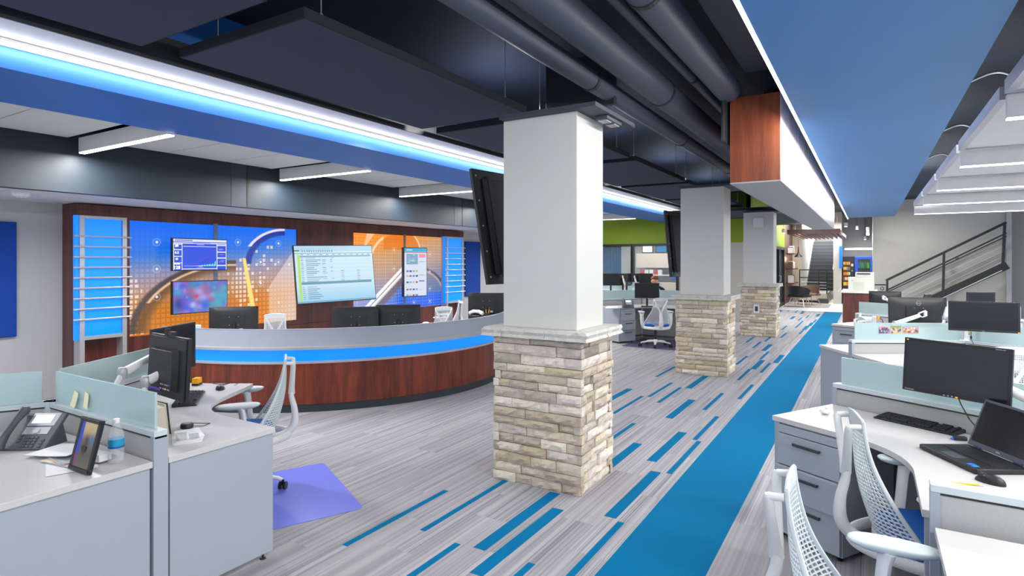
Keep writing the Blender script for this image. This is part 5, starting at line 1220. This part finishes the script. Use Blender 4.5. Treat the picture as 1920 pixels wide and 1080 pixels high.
# wall screens on the columns
a, b_, c = U(880,316,d=4.15), U(922,533,d=4.25), U(936,318,d=4.6)
t = thing('wall_screen', 'wall screen seen edge-on from behind, tilted, left of the nearest column', 'screen', (-2.62, 4.30, 1.98), 0)
exx = Vector((.14, 1, 0)).normalized(); P_ = (U(880,316,d=4.93), U(922,533,d=4.86)); ezz = (P_[0]-P_[1]); hz = ezz.length; ezz.normalize(); ezz = (ezz-exx*ezz.dot(exx)).normalized(); eyy = ezz.cross(exx)
ctr = (P_[0]+P_[1])/2+exx*.60
t.location = ctr; t.rotation_euler = Matrix((exx, eyy, ezz)).transposed().to_euler()
sg = 1 if (Vector((0,0,HC))-ctr).dot(eyy) > 0 else -1
def column_tv(t, w, h):
    MB().box(-w/2, w/2, -.015, .015, -h/2, h/2).build('casing', M['blackp'], t, bevel=.004)
    MB().box(-w/2+.015, w/2-.015, -sg*.015-.001, -sg*.015+.001, -h/2+.015, h/2-.015).build('screen', M['black_gl'], t)
    y0, y1 = sorted((sg*.015, sg*.04)); MB().box(-w/2+.10, w/2-.10, y0, y1, -h/2+.08, h/2-.08).build('back_cover', mat('tv_back', (24,26,30), .65), t, bevel=.01)
    y0, y1 = sorted((sg*.04, sg*.046)); MB().box(-w/2+.16, -w/2+.20, y0, y1, -h/2+.05, h/2-.05).build('back_ridge', mat('tv_ridge', (28,31,36), .6), t, bevel=.006)
    for k in range(5): MB().cyl((-w/2+.04, sg*.014, -h/2+.06+k*(h-.12)/4), (-w/2+.04, sg*.020, -h/2+.06+k*(h-.12)/4), .008, seg=8).build('screw', M['silver'], t)
column_tv(t, 1.25, hz)
P2 = (U(1240,395,d=9.15), U(1262,518,d=9.25)); t = thing('wall_screen', 'wall screen seen edge-on, tilted, left of the middle column', 'screen', (0,0,0), 0)
ezz = (P2[0]-P2[1]); h2 = ezz.length; ezz.normalize(); ezz = (ezz-exx*ezz.dot(exx)).normalized(); eyy = ezz.cross(exx); t.location = (P2[0]+P2[1])/2+exx*.55; t.rotation_euler = Matrix((exx, eyy, ezz)).transposed().to_euler(); column_tv(t, 1.1, h2)

# ================================================================== MIDDLE WORKSTATION (between first two columns)
HM = (-4.33, 12.66)
for a, lb in ((240,'left low partition behind the middle desk phone'),(0,'low partition behind the middle flat monitor'),(120,'low partition going away behind the middle workstation')): partition(HM, a, lb, group='middle partitions')
desk(HM, 240, 'light grey corner desk seen between the nearest and middle columns')
AM = Vector((HM[0], HM[1], 0))+V2(240)*ARM
pedestal(tuple(AM-V2(240)*.245+V2(330)*.637), D2R(240+180+0)-PI/2-PI/2+D2R(0)+PI/2 if False else D2R(60), 'grey three drawer pedestal under the desk between the columns')
dup(first_chair, 'white mesh chair seen from behind between the nearest and middle columns', (-3.61, 11.39, 0), D2R(124-90))
mt = thing('chair_mat', 'dark mat under the chair between the columns', 'chair mat', (-3.5, 11.6, 0), D2R(0)); MB().rbox(-.7, .9, -.55, .8, .001, .004, .05).build('mat_sheet', M['mat_grey'], mt)
cm = U(1213,545,d=12.2); monitor('flat black monitor on the desk between the columns', cm, D2R(30-14), w=.50, h=.32, group='middle monitors', stand=cm.z-.735)
phone('dark desk phone on the desk between the columns', U(1176,575,d=12.0).xy.to_3d()+Vector((0,0,.735)), D2R(28), 1.0, coil=False)
t = thing('paper_stack', 'white papers on the desk between the columns', 'papers', U(1148,577,z=.735), D2R(20)); MB().box(-.11, .11, -.15, .15, 0, .02).box(-.13, .0, -.2, .0, 0, .01).build('sheets', M['paper'], t)
# farther cluster with dark monitors and the seated person
HB = (-6.5, 15.2)
for a, lb in ((0,'frosted partition before the person, beyond the middle desk'),(180,'frosted partition before the row of dark monitors')): partition(HB, a, lb, group='far middle partitions', L=1.9, zl=.9, zg=1.12)
t = thing('long_desk', 'far grey desk under the row of dark monitors', 'desk', (-6.4, 15.6, 0)); MB().box(-1.9, 1.9, -.35, .35, .705, .735).build('worktop', M['laminate'], t)
for sx in (-1.85, 0, 1.8): MB().box(sx, sx+.04, -.3, .3, 0, .703).build('support_panel', M['steel'], t)
ml_ = ['far dark monitor leftmost beyond the middle desk','far dark monitor second from left beyond the middle desk','far dark monitor seen edge-on beyond the middle desk','far dark monitor with a white arm left of the person','small far dark monitor directly left of the person']
for k, (px, rz, w_) in enumerate(((1145,20,.46),(1164,70,.46),(1180,95,.46),(1196,30,.42),(1211,10,.36))):
    p = U(px, 524, d=(15.4,15.9,15.3,15.85,15.35)[k]); o = monitor(ml_[k], p, D2R(rz+180 if k % 2 else rz), w=w_, h=.32, group='far dark monitors', stand=p.z-.735, led=False)
for k, px in enumerate((1170, 1192)):
    p = U(px, 528, d=15.3); monitor_arm(('far white monitor arm, left one of two beyond the middle desk', 'far white monitor arm, right one of two beyond the middle desk')[k], p.xy.to_3d()+Vector((0,0,.735)), p+Vector((.03,0,-.1)), p+Vector((-.05,.05,.12)))
for k, px in enumerate((1263, 1275)):
    pass
t = thing('blue_folder', 'bright blue folder on the frosted partition beyond the middle chair, left', 'folder', U(1243,552,y=12.675).xy.to_3d()+Vector((0,0,.874)), 0); MB().box(-.12, .12, 0, .01, 0, .105).build('folder', mat('blue_folder', (110,150,235), .6), t)
t = thing('blue_folder', 'bright blue folder beside the middle column, beyond the middle chair', 'folder', U(1268,551,y=12.675).xy.to_3d()+Vector((0,0,.874)), 0); MB().box(-.1, .1, 0, .01, 0, .11).build('folder', mat('blue_folder', (110,150,235), .6), t)
# person, seated and leaning head on hand
def skin_body(name, chains, m, parent, sub=2):
    """chains: list of lists of (co, radius); the first point of each chain may reuse an index via tuple ('@', i)"""
    vs = []; es = []; rs = []
    for ch in chains:
        prev = None
        for it in ch:
            if it[0] == '@': idx = it[1]
            else: vs.append(it[0]); rs.append(it[1]); idx = len(vs)-1
            if prev is not None: es.append((prev, idx))
            prev = idx
    me = bpy.data.meshes.new(name); me.from_pydata(vs, es, []); o = bpy.data.objects.new(name, me); COL.objects.link(o)
    md = o.modifiers.new('skin', 'SKIN'); md.use_smooth_shade = True
    for i, r in enumerate(rs):
        sv = me.skin_vertices[0].data[i]; sv.radius = (r, r) if not isinstance(r, tuple) else r; sv.use_root = (i == 0)
    s_ = o.modifiers.new('sub', 'SUBSURF'); s_.levels = s_.render_levels = sub
    dg = bpy.context.evaluated_depsgraph_get(); dg.update(); m2 = bpy.data.meshes.new_from_object(o.evaluated_get(dg)); m2.name = name
    bpy.data.objects.remove(o); m2.materials.clear()
    if m: m2.materials.append(m)
    for p in m2.polygons: p.use_smooth = True
    o = bpy.data.objects.new(name, m2); COL.objects.link(o); o.parent = parent; return o
hp = U(1228, 524, d=14.8)
t = thing('person', 'person with auburn hair and navy jacket, head resting on one hand', 'person', (hp.x+.10, hp.y+.12, 0), D2R(160))
# local: faces +Y (down towards the desk); seat height .46
hz_ = hp.z-.06
bd = skin_body('body', [
 [((0,0,.52),(.17,.13)), ((0,.03,.68),(.15,.11)), ((0,.09,.86),(.17,.12)), ((0,.13,.97),(.13,.10)), ((0,.17,1.05),(.055,.055)), ((0,.22,hz_-.02),(.07,.08)), ((0,.24,hz_+.04),(.078,.095)), ((0,.25,hz_+.10),(.055,.07))],
 [('@',3), ((-.19,.13,.96),.065), ((-.27,.27,.80),.050), ((-.19,.34,.98),.040), ((-.120,.285,hz_-.01),.026)],
 [('@',3), ((.19,.13,.96),.065), ((.29,.22,.80),.048), ((.16,.44,.79),.036), ((.10,.50,.78),.024)],
 [('@',0), ((-.10,.10,.50),.085), ((-.12,.42,.50),.07), ((-.12,.46,.12),.045), ((-.12,.56,.05),.035)],
 [('@',0), ((.10,.10,.50),.085), ((.12,.42,.50),.07), ((.12,.46,.12),.045), ((.12,.56,.05),.035)]], None, t)
# clothing by position on the one continuous body
for m_ in (M['navy_suit'], M['skin'], M['white_shirt']): bd.data.materials.append(m_)
for p in bd.data.polygons:
    c0 = p.center
    if c0.z > 1.08: p.material_index = 1
    elif (c0.x > .13 and c0.y > .42 and c0.z > .6): p.material_index = 1
    elif (c0.x < -.13 and c0.y > .28 and c0.z > .84): p.material_index = 2
for sx, base in ((-1, Vector((-.118,.28,hz_))), (1, Vector((.10,.50,.78)))):
    for k in range(4):
        d_ = Vector((.010, .012*(k-1.5)-.01, .05)) if sx < 0 else Vector((.018*(k-1.5)-.01, .05, -.008))
        L_ = (.9, 1.05, 1.0, .8)[k]; b0 = base+(Vector((0, .015*(k-1.5), 0)) if sx < 0 else Vector((.012*(k-1.5), 0, 0))); MB().tube([b0, b0+d_*.8*L_, b0+d_*1.3*L_+Vector((0,-.012,-.006))], [.009,.008,.006], 8).build('finger', M['skin'], bd, smooth=True)
    b0 = base+Vector((sx*-.02,0,0)); MB().tube([b0, b0+Vector((sx*-.035,.01,.015)), b0+Vector((sx*-.045,.03,.025))], [.010,.009,.007], 8).build('thumb', M['skin'], bd, smooth=True)
hm = MB(); hc = Vector((0,.235,hz_+.075)); hm.grid(lambda u, v: (hc.x+(.092+.004*math.sin(u*60))*math.cos(u*2*PI)*math.sin(v*PI*(.60-.14*math.sin(u*2*PI))), hc.y-.014+(.110+.004*math.sin(u*47))*math.sin(u*2*PI)*math.sin(v*PI*(.60-.14*math.sin(u*2*PI))), hc.z+.088*math.cos(v*PI*(.60-.14*math.sin(u*2*PI)))), 48, 14); hm.build('hair', M['hair'], t, smooth=True)
for sx in (-1, 1):
    MB().lathe([(.0,-.008),(.022,0),(.018,.012),(0,.014)], 10, T(sx*.084, .235, hz_+.01, 0, 0, sx*PI/2)).build('ear', M['skin'], t, smooth=True)
    MB().lathe([(0,0),(.008,.002),(0,.005)], 8, T(sx*.03, .325, hz_+.03, 0, -PI/2)).build('eye', M['blackp'], t)
MB().tube([(0,.325,hz_+.03),(0,.345,hz_+.0),(0,.33,hz_-.012)], [.008,.013,.010], 8).build('nose', M['skin'], t, smooth=True); MB().tube([(-.022,.318,hz_-.035),(0,.325,hz_-.037),(.022,.318,hz_-.035)], .005, 6).build('mouth', M['red'], t)
# seat under the person
t = thing('stool', 'dark stool under the person beyond the middle desk', 'stool', (hp.x+.10, hp.y+.12, 0)); MB().lathe([(.18,.40),(.2,.43),(.18,.455)], 20).build('seat', M['blackp'], t); MB().cyl((0,0,.02), (0,0,.4), .03).build('stem', M['blackp'], t); MB().lathe([(.22,0),(.2,.02)], 20).build('base', M['blackp'], t)
# office room behind the glazing
b = thing('office_curtain', 'blue curtain panel behind the left office window', 'curtain', (-7.1, 17.6, 0)); MB().grid(lambda u, v: ((u-.5)*.85, .02*math.sin(u*50), .7+1.45*v), 60, 2).build('cloth', M['curtain'], b)
b = thing('office_curtain', 'blue blind at the left edge of the office glazing', 'curtain', (-8.1, 17.6, 0)); MB().grid(lambda u, v: ((u-.5)*.9, .02*math.sin(u*50), .7+1.45*v), 60, 2).build('cloth', M['curtain'], b)
b = thing('office_credenza', 'beige office cupboard wall behind the right office window', 'cabinet', (-5.6, 20.1, 0)); MB().box(-1.4, 1.2, -.2, .2, 1.45, 1.95).build('upper_cupboard', M['beige'], b); MB().box(-1.4, 1.2, -.3, .2, 0, .95).build('lower_cupboard', M['beige'], b); MB().box(-1.4, 1.2, -.2, .2, 1.18, 1.21).build('shelf_board', M['white_paint'], b)
for k, (px, c_) in enumerate(((1205,'red'),(1213,'cream'),(1222,'whitep'),(1230,'red'),(1238,'cream'))):
    p = U(px, 502, y=19.95); t = thing('shelf_box', 'small %s box on the office shelf, number %s from the left' % (('red','pale','white','second red','second pale')[k], ('one','two','three','four','five')[k]) if False else ('small red box at the left of the office shelf','small pale box next to the left red box on the office shelf','small white box in the middle of the office shelf','small red box right of the middle of the office shelf','small pale box at the right of the office shelf')[k], 'box', (p.x, 19.95, 1.21)); MB().box(-.07, .07, -.05, .05, 0, .17).build('box', M[c_], t)
for k, px in enumerate((1214, 1240)):
    p = U(px, 477, y=19.88); t = thing('framed_certificate', ('framed certificate on the office cupboard, left one', 'framed blue picture on the office cupboard, right one')[k], 'picture', (p.x, 19.88, 2.03)); MB().box(-.2, .2, 0, .02, -.07, .2).build('frame', M['frame_blk'], t); MB().box(-.17, .17, -.004, 0, -.04, .17).build('sheet', M['paper'] if k == 0 else M['curtain'], t)
b = thing('office_blind', 'bright blue lit blind at the right of the office glazing', 'blind', (-4.95, 17.75, 0)); g = MB()
for sx in (-.16, .05): g.box(sx, sx+.15, 0, .01, 1.1, 2.1)
g.build('slats', M['bright_blue'], b)

# ================================================================== FAR LOUNGE, STAIRS, VENDING
t = thing('slatted_canopy', 'hanging wooden slatted canopy before the far stairs', 'canopy', (-1.47, 20.2, 2.52))
MB().box(-.73, .73, -.03, .0, 0, .14).build('front_fascia', M['wood_y'], t)
for k in range(11): MB().box(-.73+k*.142, -.69+k*.142, 0, 5.3, 0, .11).build('slat', M['wood_y'], t)
for k in range(10): MB().box(-.67+k*.142, -.655+k*.142, 0, 5.3, .11, .12).build('light_strip', mat('soft_strip', (220,200,200), emit=.5), t)
for sx in (-.6, .6): MB().cyl((sx, 1, .1), (sx, 1, 1.08), .006, seg=6).build('hanging_rod', M['alu'], t)
# bookshelf boards
for k, z in enumerate((1.95, 1.35, .78)):
    t = thing('wall_shelf', ('top wooden wall shelf in the far lounge', 'middle wooden wall shelf in the far lounge', 'lowest wooden wall shelf in the far lounge')[k], 'shelf', (-2.8, 25.4, z)); MB().box(0, .28, 0, 1.6, 0, .035).build('shelf_board', M['wood_dk'], t)
    for j in range(4): b_ = tag(MB().box(.02, .2, -.02, .02, 0, .22+.04*((j*7+k) % 3), T(-2.8+.02, 25.6+j*.22, z+.035, 0, D2R(8*((j+k) % 2)))).build('book', [M['whitep'], M['brown_leather'], M['paper'], M['beige']][(j+k) % 4], None), '%s book on the %s wall shelf of the far lounge' % (('first','second','third','last')[j], ('top','middle','lowest')[k]), 'book', 'books on the far wall shelves')
t = thing('pendant_lamp', 'black flared pendant lamp glowing warm above the far lounge chairs', 'lamp', U(1497,482,d=23.5))
MB().lathe([(.15,0),(.13,.05),(.06,.11),(.03,.2),(.018,.42)], 24).build('lamp_shade', M['blackp'], t, smooth=True); MB().cyl((0,0,.4), (0,0,3.58-t.location.z), .006, seg=6).build('cord', M['blackp'], t); MB().lathe([(.11,.02),(.11,.025)], 20).build('bulb_disc', M['brass'], t)
tp = t.location
def lounge_chair(label, loc, rz, m):
    t = thing('lounge_chair', label, 'armchair', loc, rz, 'lounge armchairs')
    def sh(u, v):
        a = D2R(-200+220*u); r = .30; return (r*1.15*math.cos(a), -r*math.sin(a)*-1*1.0, .38+.42*v*(1 if .2 < u < .8 else .55)+.02)
    def out(u, v):
        a = D2R(180+180*u); hgt = .62+.16*math.sin(u*PI)**.8
        return (.36*math.cos(a)*(1+.12*v), .30*math.sin(a)*(1+.15*v), .40+(hgt-.40)*v)
    g = MB().grid(out, 24, 6); g.grid(lambda u, v: tuple(Vector(out(u, v))*1.0+Vector((-.03*math.cos(D2R(180+180*u)), -.03*math.sin(D2R(180+180*u)), 0))), 24, 6); g.build('shell', m, t, smooth=True)
    MB().rbox(-.33, .33, -.28, .30, .36, .45, .08, 5).build('seat', m, t, bevel=.02)
    for sx in (-1, 1):
        for sy in (-1, 1): MB().tube([(sx*.2, sy*.16, .36), (sx*.30, sy*.26, .009)], .011, 8).build('leg', M['chrome'], t)
    return t
lc = U(1507,566,z=.02)
lounge_chair('black shell armchair on chrome legs in the far lounge', (-2.2, 23.9, 0), D2R(-20), M['black_leather'])
lounge_chair('brown shell armchair on chrome legs behind the black one in the far lounge', (-1.98, 25.2, 0), D2R(150), M['brown_leather'])
t = thing('rug', 'taupe round-cornered rug under the far lounge chairs', 'rug', (-2.0, 24.8, 0)); MB().rbox(-.75, .75, -1.2, 1.3, .001, .008, .4, 8).build('rug_pile', M['rug'], t)
# platform and stairs
st = thing('staircase', 'dark steel staircase going up behind the far lounge', 'stairs', (-1.95, 26.6, 0))
MB().box(-.5, .50, 0, 3.0, 0, .36).build('landing', M['beige'], st); MB().box(-.53, .53, -.02, 0, 0, .09).build('landing_base', M['blackp'], st); MB().box(-.5, .5, .0, 3, .36, .37).build('landing_top', M['tread'], st)
MB().box(.18, .56, -.32, 0, 0, .18).build('low_step', M['tread'], st)
for k in range(14):
    s_ = MB().box(-.47, .62, 3.0+k*.3, 3.32+k*.3, .36+k*.165, .525+k*.165).build('step', M['tread'], st); MB().box(-.47, .62, 2.99+k*.3, 3.03+k*.3, .525+k*.165, .530+k*.165).build('nosing', M['nosing'], s_)
for sx in (-.46, .58): MB().tube([(sx, 3.0, 1.3), (sx, 7.2, 1.3+14*.165)], .02, 8).build('stair_rail', M['nosing'], st)
rl = thing('landing_railing', 'black steel railing around the landing of the far stairs', 'railing', (-1.95, 26.6, .37))
for x in (-.48, .22, .5): MB().box(x-.02, x+.02, -.02, .02, 0, .95).build('post', M['frame_blk'], rl)
for z in (.93, .62): MB().box(-.5, .52, -.02, .02, z, z+.04).build('rail', M['frame_blk'], rl)
for z in (.1, .22, .34, .46): MB().cyl((-.48,0,z), (.5,0,z), .004, seg=6).build('cable', M['alu'], rl)
# blue sign strip
p = U(1576.5,482,y=26.2); t = thing('wall_sign', 'tall narrow bright blue sign strip on the wall beside the vending machines', 'sign', (p.x, 26.2, p.z)); MB().box(-.055, .055, 0, .06, -.43, .43).build('sign_panel', M['bright_blue'], t)
# vending machines
def vending(label, x0, x1, y, z1, casem, fn, group=None):
    t = thing('vending_machine', label, 'vending machine', ((x0+x1)/2, y, 0)); w = x1-x0
    MB().box(-w/2, w/2, 0, .8, 0, z1).build('cabinet', casem, t, bevel=.01)
    paint('display_window', w*.92, z1*.9, 90, 150, fn, t, T(0, -.006, z1*.52), M['lit']); return t
def snack(u, v):
    c = [0*u+24, 0*u+24, 0*u+28]; r_ = np.random.default_rng(3)
    for row, b_ in enumerate((.84,.72,.60,.48,.36)):
        for k in range(4): c = rect(c, u, v, .05+k*.16, .18+k*.16, b_, b_+.07, [(240,120,30),(250,180,40),(230,220,200),(200,60,30),(250,200,20),(90,150,190)][r_.integers(0, 6)])
        c = rect(c, u, v, .03, .7, b_-.012, b_-.004, (120,110,100))
    c = rect(c, u, v, .75, .95, .8, .86, (220,220,230)); c = rect(c, u, v, .8, .88, .68, .72, (30,220,120)); c = rect(c, u, v, .0, .7, .18, .21, (150,150,155)); return c
def drinks(u, v):
    c = [0*u+10, 0*u+80, 0*u+210]; c = rect(c, u, v, .15, .93, .50, .97, (16,22,26))
    for row, b_ in enumerate((.76, .54)):
        for k in range(8):
            col = [(30,120,200),(40,170,70),(30,110,60),(60,200,60)][(k//2+row) % 4]; a = .18+k*.09
            c = rect(c, u, v, a, a+.05, b_, b_+.13, col); c = rect(c, u, v, a+.01, a+.04, b_+.13, b_+.17, (40,90,60)); c = rect(c, u, v, a, a+.05, b_+.03, b_+.07, (210,235,235) if row else col)
    for k in range(6): c = rect(c, u, v, .72, .95, .04+k*.07, .08+k*.07, [(240,230,30),(220,80,60),(40,150,150)][k % 3])
    return c
vending('black snack vending machine with orange and yellow packets', -.91, -.50, 26.6, 1.86, M['blackp'], snack)
vending('blue drinks vending machine with rows of green bottles', -.48, .09, 26.6, 1.86, M['blue_case'], drinks)
t = thing('linear_ceiling_light', 'long white light bar over the vending machines', 'light', (-.2, 26.4, 2.12)); MB().box(-.62, .72, 0, .05, 0, .04).build('diffuser', M['led2'], t); MB().box(-.62, .72, 0, .05, .04, .07).build('housing', M['white_paint'], t)
# copier counter
t = thing('copier_cabinet', 'dark cherry cabinet with a white top standing at the end of the blue runner', 'cabinet', (-.22, 16.6, 0)); MB().box(-.34, .36, 0, 1.4, 0, .90).build('cabinet_body', M['wood_dk'], t); MB().box(-.38, .40, -.04, 1.44, .90, .94).build('countertop', M['cream'], t, bevel=.004)
t = thing('copier', 'cream coloured office printer on the dark cherry cabinet', 'printer', (-.18, 16.8, .94))
MB().box(-.27, .28, 0, .5, 0, .34).build('body', M['cream'], t, bevel=.01); MB().box(-.12, .28, .02, .5, .34, .46).build('scanner_lid', M['cream'], t, bevel=.01); MB().box(-.08, .20, -.003, .02, .42, .445).build('output_slot', M['blackp'], t); MB().box(-.16, .08, -.006, 0, .04, .22).build('front_door', mat('cream_panel', (190,193,184), .45), t, bevel=.004)
MB().box(-.30, -.18, -.02, .1, .33, .345, T(-.04,0,.03,0,0,D2R(-55))).build('control_panel', M['whitep'], t); MB().box(-.20, -.16, -.004, 0, .26, .27).build('brand_badge', M['handle'], t)
# stair rail on the tall right wall
t = thing('stair_railing', 'black stair railing rising to the right along the tall grey wall', 'railing', U(1661,545,y=21.6))
O = t.location
def W_(px, py): return U(px, py, y=21.6)-O
for a, b_, r_ in (((1661,526),(1887,417),.05),((1661,545),(1887,437),.03),((1663,548),(1887,443),.02)): MB().bar(W_(*a), W_(*b_), .05, r_*1.4).build('rail', M['frame_blk'], t)
for a, b_ in (((1663.5,524),(1663.5,552)),((1770,472),(1768,566)),((1884,417),(1880,508))): MB().bar(W_(*a), W_(*b_), .06, .09).build('post', M['frame_blk'], t)
MB().bar(W_(1640,534), W_(1661,534), .04, .04).build('handrail_end', M['frame_blk'], t); MB().tube([W_(1654+3*math.cos(k*PI/4), 541+3*math.sin(k*PI/4)) for k in range(9)], .012, 6).build('bracket', M['frame_blk'], t); MB().tube([W_(1794+2.5*math.cos(k*PI/4), 483+2.5*math.sin(k*PI/4)) for k in range(9)], .012, 6).build('bracket', M['frame_blk'], t)
MB().bar(W_(1700,583), W_(1889,497), .04, .22).build('stringer', M['frame_blk'], t)
MB().bar(W_(1700,590)-Vector((0,.05,0)), W_(1878,507)-Vector((0,.05,0)), .02, .025).build('stringer_edge', M['alu'], t)
for k in range(6):
    f_ = (k+1)/7; MB().bar(W_(1772, 478+f_*78), W_(1880, 443+f_*56-8+k*1.5), .008, .008).build('cable', M['alu'], t); MB().bar(W_(1690, 535+f_*50), W_(1766, 487+f_*74), .008, .008).build('cable', M['alu'], t)
struct('trim_9', MB().box(3.38, 3.5, 21.9, 22.05, 0, 3.6), M['grey_wall'])
# ================================================================== LIGHT
w = bpy.data.worlds.new('world'); SC.world = w; w.use_nodes = True
w.node_tree.nodes['Background'].inputs[0].default_value = (.80, .88, 1.0, 1); w.node_tree.nodes['Background'].inputs[1].default_value = 1.25
def area(name, loc, sx, sy, power, col=(1,.98,.955), rot=(0,0,0)):
    l = bpy.data.lights.new(name, 'AREA'); l.shape = 'RECTANGLE'; l.size = sx; l.size_y = sy; l.energy = power*1.28; l.color = col
    o = bpy.data.objects.new(name, l); COL.objects.link(o); o.location = loc; o.rotation_euler = rot; return o
for k, y in enumerate(fy): area('left_light', (-6.14, y, 2.79), 1.6, .05, 62)
for k, y in enumerate(fr): area('right_light', (2.6, y, 2.64), 3.5, .05, 90)
for k, y in enumerate((5.0, 8.0, 11.0, 14.0)):  # added fill to brighten columns and middle floor, no fittings here
    area('added_fill', (-3.2, y, 2.84 if y > 14 else 3.2), .25, .25, 90)
for y in (18.0, 20.5): area('added_fill', (-1.7, y, 2.84), .25, .25, 60)  # more added fill, towards the far end of the corridor
for k, y in enumerate((7.0, 9.5, 12.0, 14.5, 17.0, 20.0)): area('added_fill', (.9, y, 3.3), .3, .3, 14 if y < 13 else 45)  # added fill along the right, stronger near the end wall
area('corridor_led', (-.585, 9, 2.99), .03, 24, 200, rot=(0, D2R(35), 0)); area('left_led', (-4.27, 7, 2.94), .02, 20, 34, rot=(0, D2R(35), 0)); area('left_led_up', (-4.22, 7, 2.93), .02, 20, 10, rot=(0, D2R(180), 0))
area('lounge_light', (-1.5, 24.5, 3.2), 2, 3, 170)
pl = bpy.data.lights.new('pendant_glow', 'POINT'); pl.energy = 14; pl.color = (1, .66, .36); pl.shadow_soft_size = .05; po = bpy.data.objects.new('pendant_glow', pl); COL.objects.link(po); po.location = tp+Vector((0,0,-.08)); area('vending_light', (.0, 26, 2.7), 1, 1, 60); area('stair_light', (-2, 32, 3.5), .9, 4, 220); area('office_light', (-6, 18.8, 2.45), 3, 1.5, 60)
SC.view_settings.view_transform = 'Standard'; SC.view_settings.look = 'None'; SC.view_settings.exposure = 0.0; SC.view_settings.gamma = 1.0
SC.view_settings.use_curve_mapping = False
